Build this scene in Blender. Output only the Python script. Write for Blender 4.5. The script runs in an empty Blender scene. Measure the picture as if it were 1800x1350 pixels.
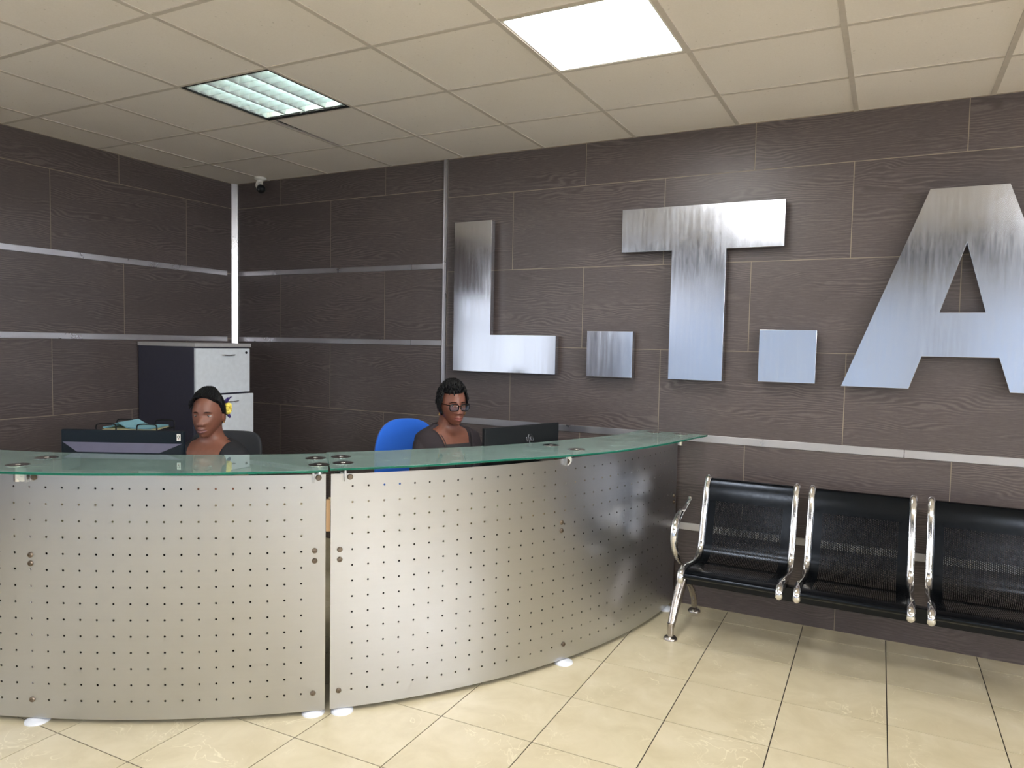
import bpy, bmesh, math, random
from math import sin, cos, pi, exp, sqrt, atan2, radians
from mathutils import Vector, Matrix
random.seed(7)
SC = bpy.context.scene
COL = SC.collection
# ------------------------------------------------------------------ camera
F_PX, YAW, PITCH, ROLL, CAMZ = 1288.75, -0.48537, -0.05511, 0.01909, 1.5205
cy, sy, cp, sp = cos(YAW), sin(YAW), cos(PITCH), sin(PITCH)
fwd = Vector((sy*cp, cy*cp, sp)); rgt = Vector((cy, -sy, 0)); upv = rgt.cross(fwd)
r_ = cos(ROLL)*rgt + sin(ROLL)*upv; u_ = -sin(ROLL)*rgt + cos(ROLL)*upv
cam_d = bpy.data.cameras.new('camera'); cam = bpy.data.objects.new('camera', cam_d); COL.objects.link(cam)
M = Matrix.Identity(4)
for i in range(3):
    M[i][0] = r_[i]; M[i][1] = u_[i]; M[i][2] = -fwd[i]
M[2][3] = CAMZ
cam.matrix_world = M
cam_d.sensor_width = 36; cam_d.sensor_fit = 'HORIZONTAL'; cam_d.lens = F_PX*36/1800; cam_d.clip_start = .02
SC.camera = cam
# ------------------------------------------------------------------ light, exposure
SC.view_settings.view_transform = 'Standard'; SC.view_settings.look = 'None'
SC.view_settings.gamma = 1; SC.view_settings.use_curve_mapping = False
SC.view_settings.exposure = 0.68
SC.cycles.max_bounces = 10; SC.cycles.transmission_bounces = 8; SC.cycles.transparent_max_bounces = 16
LED_STRENGTH, TUBE_STRENGTH, DAY_STRENGTH = 15.5, 5.0, .18
SIDE_FILL, LEFT_DAY, HIGH_FILL = 25.0, .42, 9.0  # side and high strengths drive added fill glow for the ceiling
w = bpy.data.worlds.new('world'); SC.world = w; w.use_nodes = True
w.node_tree.nodes['Background'].inputs[0].default_value = (.7, .8, 1, 1)
w.node_tree.nodes['Background'].inputs[1].default_value = .3

# ------------------------------------------------------------------ materials
def lin(r, g, b):
    f = lambda c: (c/255/12.92) if c/255 <= .04045 else ((c/255+.055)/1.055)**2.4
    return (f(r), f(g), f(b), 1)
class NT:
    def __init__(s, name):
        s.m = bpy.data.materials.new(name); s.m.use_nodes = True; s.t = s.m.node_tree
        s.b = s.t.nodes['Principled BSDF']; s.out = s.t.nodes['Material Output']
    def n(s, typ, **kw):
        o = s.t.nodes.new(typ)
        for k, v in kw.items(): setattr(o, k, v)
        return o
    def l(s, a, b): s.t.links.new(a, b)
    def val(s, sock, v):
        if hasattr(v, 'default_value') or hasattr(v, 'is_output'): s.l(v, sock)
        else: sock.default_value = v
    def math(s, op, a, b=0, c=0):
        o = s.n('ShaderNodeMath', operation=op); s.val(o.inputs[0], a); s.val(o.inputs[1], b); s.val(o.inputs[2], c); return o.outputs[0]
    def coords(s, kind='Object', scale=(1, 1, 1)):
        tc = s.n('ShaderNodeTexCoord'); mp = s.n('ShaderNodeMapping'); mp.inputs['Scale'].default_value = scale
        s.l(tc.outputs[kind], mp.inputs['Vector']); return mp.outputs[0]
    def noise(s, vec, scale=5, detail=3, rough=.5, dist=0):
        o = s.n('ShaderNodeTexNoise'); s.l(vec, o.inputs['Vector'])
        o.inputs['Scale'].default_value = scale; o.inputs['Detail'].default_value = detail
        o.inputs['Roughness'].default_value = rough; o.inputs['Distortion'].default_value = dist; return o.outputs['Fac']
    def ramp(s, fac, stops):
        o = s.n('ShaderNodeValToRGB'); s.l(fac, o.inputs[0]); e = o.color_ramp.elements
        while len(e) < len(stops): e.new(.5)
        for el, (p, c) in zip(e, stops):
            el.position = p; el.color = c if not isinstance(c, (int, float)) else (c, c, c, 1)
        return o.outputs[0]
    def bump(s, h, strength=.2, dist=.001):
        o = s.n('ShaderNodeBump'); o.inputs['Strength'].default_value = strength; o.inputs['Distance'].default_value = dist
        s.l(h, o.inputs['Height']); s.l(o.outputs[0], s.b.inputs['Normal']); return o.outputs[0]
def mat(name, col, rough=.5, metal=0, emit=0, spec=.5, noise=0, bump=0, nscale=30, **kw):
    t = NT(name); b = t.b
    b.inputs['Base Color'].default_value = col; b.inputs['Roughness'].default_value = rough
    b.inputs['Metallic'].default_value = metal; b.inputs['Specular IOR Level'].default_value = spec
    if emit:
        b.inputs['Emission Color'].default_value = col; b.inputs['Emission Strength'].default_value = emit
    for k, v in kw.items(): b.inputs[k.replace('_', ' ')].default_value = v
    f = t.noise(t.coords(), nscale, 3)
    a = noise or .04
    c1 = tuple(min(1, c*(1-a)) for c in col[:3])+(1,); c2 = tuple(min(1, c*(1+a)) for c in col[:3])+(1,)
    if not emit: t.l(t.ramp(f, [(.3, c1), (.7, c2)]), b.inputs['Base Color'])
    if bump: t.bump(f, bump, .002)
    return t.m
def wood_tile():
    t = NT('dark_oak_tile'); b = t.b
    uv = t.n('ShaderNodeUVMap').outputs[0]
    sx = t.n('ShaderNodeSeparateXYZ'); t.l(uv, sx.inputs[0]); X, Y = sx.outputs[0], sx.outputs[1]
    def vec(a, bb):
        c = t.n('ShaderNodeCombineXYZ'); t.l(t.math('MULTIPLY', X, a), c.inputs[0]); t.l(t.math('MULTIPLY', Y, bb), c.inputs[1]); return c.outputs[0]
    n1 = t.noise(vec(1.6, 6), 1, 2, .5, .4)
    n2 = t.noise(vec(6, 24), 1, 2)
    ph = t.math('ADD', t.math('MULTIPLY', Y, 420), t.math('ADD', t.math('MULTIPLY', n1, 75), t.math('MULTIPLY', n2, 9)))
    s = t.math('SINE', ph)
    mask = t.ramp(t.noise(vec(1.3, 9), 1, 2), [(.42, 0), (.60, 1)])
    fine = t.noise(vec(14, 260), 1, 3, .6)
    pores = t.ramp(t.noise(vec(40, 500), 1, 2), [(.55, 0), (.7, 1)])
    g = t.math('MULTIPLY', t.math('MULTIPLY', s, mask), .28)
    h = t.math('ADD', t.math('ADD', g, fine), t.math('MULTIPLY', t.noise(vec(.8, 3), 1, 2), .5))
    col = t.ramp(h, [(.35, lin(74, 66, 65)), (.75, lin(87, 78, 77)), (1.0, lin(104, 94, 92))])
    mx = t.n('ShaderNodeMixRGB'); t.l(t.math('MULTIPLY', pores, .35), mx.inputs[0]); t.l(col, mx.inputs[1]); mx.inputs[2].default_value = lin(48, 43, 42)
    t.l(mx.outputs[0], b.inputs['Base Color'])
    b.inputs['Roughness'].default_value = .36; b.inputs['Specular IOR Level'].default_value = .5
    t.bump(h, .25, .0008); return t.m
def brushed(name, col, r0, r1, scale, aniso=.0, bumpS=.05, kind='Object', swirl=False, cvar=.92):
    t = NT(name); b = t.b
    b.inputs['Metallic'].default_value = 1
    v = t.coords(kind, scale); n = t.noise(v, 1, 4, .6)
    big = t.noise(t.coords(kind), 2.2, 3)
    if swirl:
        wv = t.noise(t.coords(kind, (30, 30, 5)), 1, 4, .7, 2.5); n = t.math('ADD', t.math('MULTIPLY', n, .5), t.math('MULTIPLY', wv, .5))
    f = t.math('ADD', t.math('MULTIPLY', n, .6), t.math('MULTIPLY', big, .4))
    t.l(t.ramp(f, [(.35, (r0, r0, r0, 1)), (.65, (r1, r1, r1, 1))]), b.inputs['Roughness'])
    c1 = tuple(c*cvar for c in col[:3])+(1,)
    t.l(t.ramp(n, [(.3, c1), (.7, col)]), b.inputs['Base Color'])
    b.inputs['Anisotropic'].default_value = aniso
    if bumpS > 0: t.bump(n, bumpS, .0006)
    return t.m
def floor_mat():
    t = NT('cream_floor_tile'); b = t.b
    uv = t.n('ShaderNodeUVMap').outputs[0]
    n = t.noise(uv, 5, 5, .6, .6)
    col = t.ramp(n, [(.3, lin(200, 188, 156)), (.55, lin(211, 200, 170)), (.8, lin(220, 210, 184))])
    vn = t.noise(uv, 4.5, 3, .6, 1.6)
    vein = t.ramp(t.math('ABSOLUTE', t.math('SUBTRACT', vn, .5)), [(0, 1), (.012, 0)])
    msk = t.ramp(t.noise(uv, 3, 2), [(.5, 0), (.62, 1)])
    mx = t.n('ShaderNodeMixRGB'); t.l(t.math('MULTIPLY', t.math('MULTIPLY', vein, msk), .7), mx.inputs[0]); t.l(col, mx.inputs[1]); mx.inputs[2].default_value = lin(240, 232, 205)
    t.l(mx.outputs[0], b.inputs['Base Color'])
    b.inputs['Roughness'].default_value = .3; b.inputs['Specular IOR Level'].default_value = .4
    return t.m
def ceil_mat():
    t = NT('ceiling_board'); b = t.b
    uv = t.coords()
    n = t.noise(uv, 140, 3, .7); n2 = t.noise(uv, 1.3, 3)
    spots = t.ramp(t.noise(uv, 60, 1), [(.0, 0), (.735, 0), (.76, 1)])
    col = t.ramp(t.math('ADD', t.math('MULTIPLY', n, .5), t.math('MULTIPLY', n2, .5)), [(.3, lin(236, 228, 222)), (.7, lin(246, 239, 234))])
    mx = t.n('ShaderNodeMixRGB'); t.l(t.math('MULTIPLY', spots, .3), mx.inputs[0]); t.l(col, mx.inputs[1]); mx.inputs[2].default_value = lin(140, 128, 110)
    t.l(mx.outputs[0], b.inputs['Base Color']); b.inputs['Roughness'].default_value = .8
    t.bump(n, .15, .001); return t.m
def perf_mat():
    t = NT('perforated_black_steel'); b = t.b
    b.inputs['Base Color'].default_value = lin(30, 34, 40); b.inputs['Metallic'].default_value = .85
    b.inputs['Roughness'].default_value = .2
    uv = t.n('ShaderNodeUVMap').outputs[0]; sx = t.n('ShaderNodeSeparateXYZ'); t.l(uv, sx.inputs[0])
    X, Y = sx.outputs[0], sx.outputs[1]      # metres along the seat and along the profile
    P = .0078
    cx = t.math('DIVIDE', X, P); col = t.math('FLOOR', cx); off = t.math('MULTIPLY', t.math('MODULO', col, 2), .5)
    fx = t.math('SUBTRACT', t.math('FRACT', cx), .5); fy = t.math('SUBTRACT', t.math('FRACT', t.math('ADD', t.math('DIVIDE', Y, P*1.05), off)), .5)
    d = t.math('SQRT', t.math('ADD', t.math('MULTIPLY', fx, fx), t.math('MULTIPLY', fy, fy)))
    hole = t.math('LESS_THAN', d, .27)
    def rng(v, a, bb): return t.math('MULTIPLY', t.math('GREATER_THAN', v, a), t.math('LESS_THAN', v, bb))
    hole = t.math('MULTIPLY', hole, t.math('MULTIPLY', rng(X, .058, .403), t.math('ADD', rng(Y, .07, .30), rng(Y, .345, .715))))
    tr = t.n('ShaderNodeBsdfTransparent'); mx = t.n('ShaderNodeMixShader')
    t.l(hole, mx.inputs[0]); t.l(b.outputs[0], mx.inputs[1]); t.l(tr.outputs[0], mx.inputs[2]); t.l(mx.outputs[0], t.out.inputs[0])
    n = t.noise(t.coords(), 60, 3); t.l(t.ramp(n, [(.3, .16), (.7, .26)]), b.inputs['Roughness'])
    return t.m
def glass_mat(name, col, rough=0.02):
    t = NT(name); b = t.b
    b.inputs['Base Color'].default_value = col; b.inputs['Transmission Weight'].default_value = 1; b.inputs['IOR'].default_value = 1.5
    n = t.noise(t.coords(), 12, 4); t.l(t.ramp(n, [(.35, rough), (.75, rough+.05)]), b.inputs['Roughness'])
    return t.m
def hazy_glass(name, col, haze, amount, rough):
    t = NT(name); b = t.b
    b.inputs['Base Color'].default_value = col; b.inputs['Transmission Weight'].default_value = 1; b.inputs['IOR'].default_value = 1.5; b.inputs['Roughness'].default_value = rough
    d = t.n('ShaderNodeBsdfDiffuse'); d.inputs[0].default_value = haze; mx = t.n('ShaderNodeMixShader')
    n = t.noise(t.coords('Object', (3, 3, 3)), 2.5, 5, .6)
    t.l(t.ramp(n, [(.3, amount*.75), (.7, amount*1.25)]), mx.inputs[0]); t.l(b.outputs[0], mx.inputs[1]); t.l(d.outputs[0], mx.inputs[2]); t.l(mx.outputs[0], t.out.inputs[0])
    return t.m
def skin_mat(name, c):
    t = NT(name); b = t.b; n = t.noise(t.coords(), 35, 4)
    t.l(t.ramp(n, [(.3, tuple(x*.85 for x in c[:3])+(1,)), (.7, c)]), b.inputs['Base Color'])
    b.inputs['Roughness'].default_value = .42; b.inputs['Subsurface Weight'].default_value = .06
    b.inputs['Subsurface Radius'].default_value = (.01, .004, .002); b.inputs['Specular IOR Level'].default_value = .5
    t.bump(t.noise(t.coords(), 300, 2), .08, .0006); return t.m
WOOD = wood_tile(); FLOOR = floor_mat(); CEIL = ceil_mat()
GROUT = mat('tile_grout', lin(150, 138, 122), .8); FGROUT = mat('floor_grout', lin(52, 46, 40), .8)
TBAR = mat('ceiling_grid_bar', lin(205, 196, 188), .6); DARK = mat('dark_void', lin(22, 20, 20), .9)
ALU = brushed('brushed_aluminium', (.55, .54, .56, 1), .25, .42, (8, 8, 8))
STEEL = brushed('brushed_steel_panel', (.54, .55, .575, 1), .285, .295, (2, 2, 90), .2, 0, cvar=.985)
LETTER = brushed('polished_letter_steel', (.66, .68, .73, 1), .09, .17, (40, 40, 3), 0, .035)
LETTER2 = brushed('scratched_letter_steel', (.56, .59, .66, 1), .13, .26, (70, 70, 3), .2, .08, swirl=True)
CHROME = brushed('chrome', (.86, .86, .87, 1), .08, .14, (20, 20, 20), 0, .004)
OLDCHROME = brushed('dull_chrome', (.50, .46, .43, 1), .16, .3, (20, 20, 20), 0, .05)
BLACKSTEEL = mat('black_painted_steel', lin(28, 31, 36), .22, .7)
PERF = perf_mat()
GLASS = hazy_glass('counter_glass', (.70, .92, .87, 1), lin(186, 214, 208), .20, .02); GLASS_EDGE = hazy_glass('green_glass_edge', (.03, .42, .32, 1), lin(20, 122, 98), .5, .1)
LENS = glass_mat('spectacle_lens', (.97, .98, 1, 1), .0)
WHITE_LAM = mat('pale_grey_laminate', lin(232, 238, 244), .4); NAVY_LAM = mat('dark_grey_laminate', lin(58, 58, 72), .45)
SILVER_LAM = mat('silver_edge_laminate', lin(178, 176, 176), .4)
DESK_LAM = mat('desk_laminate', lin(196, 180, 150), .4); DARK_LAM = mat('dark_desk_board', lin(30, 29, 30), .6)
BLACK_PL = mat('black_plastic', lin(22, 24, 27), .45, spec=.35); NAVY_PL = mat('blue_black_plastic', lin(14, 24, 32), .5, spec=.25)
GREY_PL = mat('slate_grey_plastic', lin(92, 92, 112), .4); LOGO_PL = mat('glossy_logo_black', lin(70, 70, 74), .2, .3)
WHITE_PL = mat('white_plastic', lin(225, 222, 216), .4); WHITE_PAD = mat('white_rubber_disc', lin(228, 232, 240), .35)
RUST = mat('dull_bolt_steel', lin(120, 108, 96), .35, .9, noise=.3)
SCREEN = mat('monitor_screen', lin(150, 180, 215), .3, emit=.5)
PAPER = mat('white_paper', lin(228, 226, 216), .7); BLUEPAPER = mat('pale_blue_paper', lin(150, 205, 222), .7); CREAMPAPER = mat('cream_paper', lin(232, 222, 180), .7)
BLUE_FAB = mat('blue_chair_fabric', lin(34, 104, 215), .9, bump=.3, nscale=400, Sheen_Weight=.2); MESH_FAB = mat('charcoal_mesh_fabric', lin(44, 46, 50), .8, bump=.4, nscale=500)
SKIN1 = skin_mat('brown_skin', lin(130, 84, 67)); SKIN2 = skin_mat('deep_brown_skin', lin(128, 80, 63))
LIP1 = mat('muted_lips', lin(124, 84, 84), .35); LIP2 = mat('natural_lips', lin(138, 78, 70), .35)
HAIR = mat('black_hair', lin(10, 10, 12), .5, spec=.25, noise=.3, bump=.8, nscale=160); BROW = mat('dark_brow_hair', lin(44, 28, 24), .8, spec=.1)
EYEW = mat('eye_white', lin(168, 152, 144), .2); IRIS = mat('dark_iris', lin(26, 17, 13), .1)
TOP_BLACK = mat('black_knit_top', lin(24, 25, 30), .85, bump=.3, nscale=300)
JACKET = mat('charcoal_brown_suiting', lin(54, 48, 51), .85, spec=.25, bump=.2, nscale=350); INNER = mat('dark_grey_blouse', lin(48, 45, 47), .85)
SEAM = mat('dark_piping', lin(26, 23, 25), .8)
TROUSERS = mat('black_trouser_cloth', lin(22, 22, 26), .85); SHOE = mat('black_shoe_leather', lin(15, 15, 16), .3)
GOLD = mat('gold_earring_metal', lin(228, 186, 110), .2, 1); FRAME_BLK = mat('black_spectacle_acetate', lin(16, 14, 15), .18)
YELLOW = mat('yellow_scrunchie_cloth', lin(246, 226, 104), .8, bump=.5, nscale=200); PURPLE = mat('purple_scrunchie_cloth', lin(52, 38, 104), .8, bump=.5, nscale=200)
CREAMWALL = mat('cream_painted_wall', lin(170, 164, 154), .8)
GREYWALL = mat('greige_painted_wall', lin(132, 127, 119), .8)
NAVYBEAM = mat('dark_blue_beam', lin(44, 50, 72), .6)
REDINK = mat('red_ink', lin(150, 40, 44), .6); DARKINK = mat('dark_ink', lin(40, 36, 40), .6)
BEIGEWOOD = mat('pale_wood_edge', lin(232, 190, 140), .5)
LED = mat('led_diffuser', (1, .985, .96, 1), .5, emit=LED_STRENGTH); TUBE = mat('fluorescent_tube', (.86, 1, .97, 1), .5, emit=TUBE_STRENGTH)
LOUVRE = mat('louvre_aluminium', (.82, .88, .88, 1), .28, .9)
DAY = mat('daylit_glass', (.62, .76, 1, 1), .4, emit=DAY_STRENGTH); FILLSIDE = mat('side_fill_glow', (.93, .96, 1, 1), .4, emit=SIDE_FILL); FILLHIGH = mat('high_fill_glow', (.95, .97, 1, 1), .4, emit=HIGH_FILL); DAYLEFT = mat('daylit_left_glass', (.80, .87, 1, 1), .4, emit=LEFT_DAY)  # side and high ones are added fill glow, no known windows

# ------------------------------------------------------------------ mesh helpers
class MB:
    """mesh collector: verts, faces, material slots, uv per face corner"""
    def __init__(s): s.v = []; s.f = []; s.mi = []; s.uv = {}; s.sm = []
    def add(s, vs, fs, mi=0, smooth=False, uvs=None, mx=None):
        o = len(s.v)
        for p in vs: s.v.append(tuple(mx @ Vector(p)) if mx else tuple(p))
        for k, f in enumerate(fs):
            if uvs: s.uv[len(s.f)] = uvs[k]
            s.f.append([o+i for i in f]); s.mi.append(mi); s.sm.append(smooth)
        return s
    def box(s, c, d, mi=0, mx=None, rz=0):
        x, y, z = d[0]/2, d[1]/2, d[2]/2; R = Matrix.Rotation(rz, 3, 'Z')
        vs = [Vector(c)+R @ Vector((a*x, b*y, e*z)) for a in (-1, 1) for b in (-1, 1) for e in (-1, 1)]
        return s.add(vs, [(0, 1, 3, 2), (4, 6, 7, 5), (0, 4, 5, 1), (2, 3, 7, 6), (0, 2, 6, 4), (1, 5, 7, 3)], mi, mx=mx)
    def tube(s, pts, r, n=12, mi=0, closed=False, mx=None, flat=1.0, up=None, caps=True):
        pts = [Vector(p) for p in pts]; rs = r if isinstance(r, (list, tuple)) else [r]*len(pts); N = len(pts)
        rings = []; prev = None
        for i, p in enumerate(pts):
            a = pts[(i-1) % N] if (closed or i > 0) else p; b = pts[(i+1) % N] if (closed or i < N-1) else p
            t = (b-a).normalized()
            if up is not None: x = Vector(up).cross(t)
            elif prev is None: x = t.cross(Vector((0, 0, 1)) if abs(t.z) < .9 else Vector((1, 0, 0)))
            else: x = prev - t*prev.dot(t)
            x.normalize(); prev = x; y = t.cross(x)
            rings.append([p + x*cos(2*pi*k/n)*rs[i] + y*sin(2*pi*k/n)*rs[i]*flat for k in range(n)])
        vs = [q for R_ in rings for q in R_]; fs = []
        for i in range(N if closed else N-1):
            j = (i+1) % N
            for k in range(n):
                m = (k+1) % n; fs.append((i*n+k, i*n+m, j*n+m, j*n+k))
        if not closed and caps: fs.append(tuple(range(n))[::-1]); fs.append(tuple((N-1)*n+k for k in range(n)))
        return s.add(vs, fs, mi, True, mx=mx)
    def capsule(s, a, b, ra, rb, n=16, mi=0, mx=None):
        a, b = Vector(a), Vector(b); t = (b-a).normalized(); pts = []; rs = []
        for k in range(5):
            th = pi/2*(1-k/5.) ; pts.append(a - t*ra*sin(th)); rs.append(max(ra*cos(th), ra*.05))
        pts.append(a); rs.append(ra); pts.append(b); rs.append(rb)
        for k in range(1, 6):
            th = pi/2*k/5.; pts.append(b + t*rb*sin(th)); rs.append(max(rb*cos(th), rb*.05))
        return s.tube(pts, rs, n, mi, mx=mx)
    def ellip(s, c, r, n=24, mi=0, mx=None, fn=None):
        vs = []; fs = []; h = n//2
        for i in range(h+1):
            for k in range(n):
                th = pi*i/h; ph = 2*pi*k/n; d = Vector((sin(th)*cos(ph), sin(th)*sin(ph), cos(th)))
                q = Vector(c)+Vector((d.x*r[0], d.y*r[1], d.z*r[2]))
                if fn: q = fn(q, d)
                vs.append(q)
        for i in range(h):
            for k in range(n):
                m = (k+1) % n; fs.append((i*n+k, (i+1)*n+k, (i+1)*n+m, i*n+m))
        return s.add(vs, fs, mi, True, mx=mx)
    def lathe(s, prof, c=(0, 0, 0), n=28, mi=0, mx=None):
        vs = [(c[0]+r*cos(2*pi*k/n), c[1]+r*sin(2*pi*k/n), c[2]+z) for r, z in prof for k in range(n)]; fs = []
        for i in range(len(prof)-1):
            for k in range(n):
                m = (k+1) % n; fs.append((i*n+k, i*n+m, (i+1)*n+m, (i+1)*n+k))
        fs.append(tuple(range(n))[::-1]); fs.append(tuple((len(prof)-1)*n+k for k in range(n)))
        return s.add(vs, fs, mi, True, mx=mx)
    def prism(s, poly, y0, y1, mi=0, mx=None):
        """poly in xz, extruded along y"""
        n = len(poly); vs = [(x, y0, z) for x, z in poly]+[(x, y1, z) for x, z in poly]
        fs = [tuple(range(n)), tuple(range(n, 2*n))[::-1]]+[(i, i+n, (i+1) % n+n, (i+1) % n) for i in range(n)]
        return s.add(vs, fs, mi, mx=mx)
    def build(s, name, mats, parent=None, bevel=0, angle=35, solid=0, offset=-1, norm=True, **props):
        me = bpy.data.meshes.new(name); me.from_pydata(s.v, [], s.f)
        if not isinstance(mats, (list, tuple)): mats = [mats]
        for m in mats: me.materials.append(m)
        me.polygons.foreach_set('material_index', s.mi)
        me.polygons.foreach_set('use_smooth', [True]*len(s.f) if any(s.sm) else [False]*len(s.f))
        if s.uv:
            l = me.uv_layers.new(name='UVMap')
            for fi, uvs in s.uv.items():
                p = me.polygons[fi]
                for k, li in enumerate(p.loop_indices): l.data[li].uv = uvs[k]
        if norm:
            bm = bmesh.new(); bm.from_mesh(me); bmesh.ops.recalc_face_normals(bm, faces=bm.faces); bm.to_mesh(me); bm.free()
        if any(s.sm) and not solid: me.set_sharp_from_angle(angle=radians(angle))
        me.update()
        o = bpy.data.objects.new(name, me); COL.objects.link(o)
        if parent: o.parent = parent
        if bevel:
            b = o.modifiers.new('bevel', 'BEVEL'); b.width = bevel; b.segments = 2; b.limit_method = 'ANGLE'; b.angle_limit = radians(40)
        if solid:
            b = o.modifiers.new('solid', 'SOLIDIFY'); b.thickness = solid; b.offset = offset
            e = o.modifiers.new('split', 'EDGE_SPLIT'); e.split_angle = radians(40)
        for k, v in props.items(): o[k] = v
        return o
def tag(o, label, cat, group=None):
    o['label'] = label; o['category'] = cat
    if group: o['group'] = group
    return o
def thing(name, label, cat, loc=(0, 0, 0), rz=0, group=None):
    o = bpy.data.objects.new(name, None); COL.objects.link(o); o.empty_display_size = .1
    o.location = loc; o.rotation_euler = (0, 0, rz); return tag(o, label, cat, group)
def catmull(pts, n=8):
    P = [Vector(p) for p in pts]; P = [P[0]*2-P[1]]+P+[P[-1]*2-P[-2]]; out = []
    for i in range(1, len(P)-2):
        for k in range(n):
            t = k/n; a, b, c, d = P[i-1:i+3]
            out.append(.5*((2*b)+(c-a)*t+(2*a-5*b+4*c-d)*t*t+(3*b-a-3*c+d)*t**3))
    out.append(P[-2]); return out

# ------------------------------------------------------------------ room shell
YB, CZ, YREAR, XR = 4.2706, 2.764, -4.6, 5.2
XL0, LY, LT = -4.8235, 4.2304, .02964
def xl(y): return XL0+(LY-y)*LT
def tile_rect(mb, O, U, V, N, u0, u1, v0, v1, gap=.002, lift=.0012):
    """one tile face on plane O + uU + vV, lifted along N, with side skirts"""
    O, U, V, N = map(Vector, (O, U, V, N)); a0, a1, b0, b1 = u0+gap, u1-gap, v0+gap, v1-gap
    if a1-a0 < .004 or b1-b0 < .004: return
    q = [O+U*a+V*b+N*lift for a, b in ((a0, b0), (a1, b0), (a1, b1), (a0, b1))]; g = [p-N*(lift+.001) for p in q]
    ru, rv = random.uniform(0, 60), random.uniform(0, 60); fl = random.choice((-1, 1))
    uv = [((a*fl)+ru, b+rv) for a, b in ((a0, b0), (a1, b0), (a1, b1), (a0, b1))]
    mb.add(q+g, [(0, 1, 2, 3), (0, 4, 5, 1), (1, 5, 6, 2), (2, 6, 7, 3), (3, 7, 4, 0)], 1, uvs=[uv]+[[uv[0]]*4]*4)
def clad(mb, O, U, N, ulo, uhi, rows, joints, tw):
    for (z0, z1), j0 in zip(rows, joints):
        k = math.floor((ulo-j0)/tw); a = j0+k*tw
        while a < uhi:
            tile_rect(mb, O, U, (0, 0, 1), N, max(a, ulo), min(a+tw, uhi), z0, z1); a += tw
TH = .12
# back wall: section right of the vertical trim and section left of it
mb = MB(); XT = -2.786
mb.box(((XL0-.1+XR)/2, YB+TH/2, CZ/2), (XR-XL0+.3, TH, CZ+.1))
JO, TW = -2.7704, 1.0075
rowsR = [(2.5055, CZ), (2.003, 2.5055), (1.501, 2.003), (.9914, 1.501), (.465, .9914), (0, .465)]
clad(mb, (0, YB, 0), (1, 0, 0), (0, -1, 0), XT, XR, rowsR, [JO, JO+TW/2, JO, JO+TW/2, JO, JO+TW/2], TW)
rowsL = [(2.564, CZ), (2.043, 2.564), (1.515, 2.043), (1.004, 1.515), (.49, 1.004), (0, .49)]
clad(mb, (0, YB, 0), (1, 0, 0), (0, -1, 0), XL0-.05, XT, rowsL, [-4.328, -3.814, -4.328, -3.814, -4.328, -3.814], 1.022)
mb.build('wall_back', [GROUT, WOOD], kind='structure')
# left wall (very slightly off square)
mb = MB(); ang = math.atan(LT); U = Vector((-sin(ang), cos(ang), 0)); N = Vector((cos(ang), sin(ang), 0)); O = Vector((xl(0), 0, 0))
yb_l = 4.32; c_ = O+U*((yb_l+YREAR)/2)-N*(TH/2); mb.box((c_.x, c_.y, CZ/2), (TH, yb_l-YREAR+.2, CZ+.1), rz=ang)
k_ = 1/cos(ang)
clad(mb, O, U, N, YREAR, yb_l, rowsL, [3.243*k_, 2.769*k_, 3.272*k_, 2.766*k_, 3.325*k_, 2.766*k_], 1.024)
mb.build('wall_left', [GROUT, WOOD], kind='structure')
mb = MB(); mb.box((XR+TH/2, (YREAR+YB)/2, CZ/2), (TH, YB-YREAR+.3, CZ+.1)); mb.build('wall_right', GREYWALL, kind='structure')
# floor
mb = MB(); mb.box(((XL0+XR)/2, (YREAR+YB)/2, -.0635), (XR-XL0+.6, YB-YREAR+.6, .12))
SF, FX, FY, FR = .40571, -1.21575, 4.07965, .02114
Uf = Vector((cos(FR), sin(FR), 0)); Vf = Vector((-sin(FR), cos(FR), 0))
for i in range(-10, 17):
    for j in range(-22, 2):
        cxy = Vector((FX, FY, 0))+Uf*(i+.5)*SF+Vf*(j+.5)*SF
        if xl(cxy.y)-.3 < cxy.x < XR+.3 and YREAR-.3 < cxy.y < YB+.25:
            tile_rect(mb, (FX, FY, -.0012), Uf, Vf, (0, 0, 1), i*SF, (i+1)*SF, j*SF, (j+1)*SF, .0022, .0012)
mb.build('floor', [FGROUT, FLOOR], kind='structure')
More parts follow.
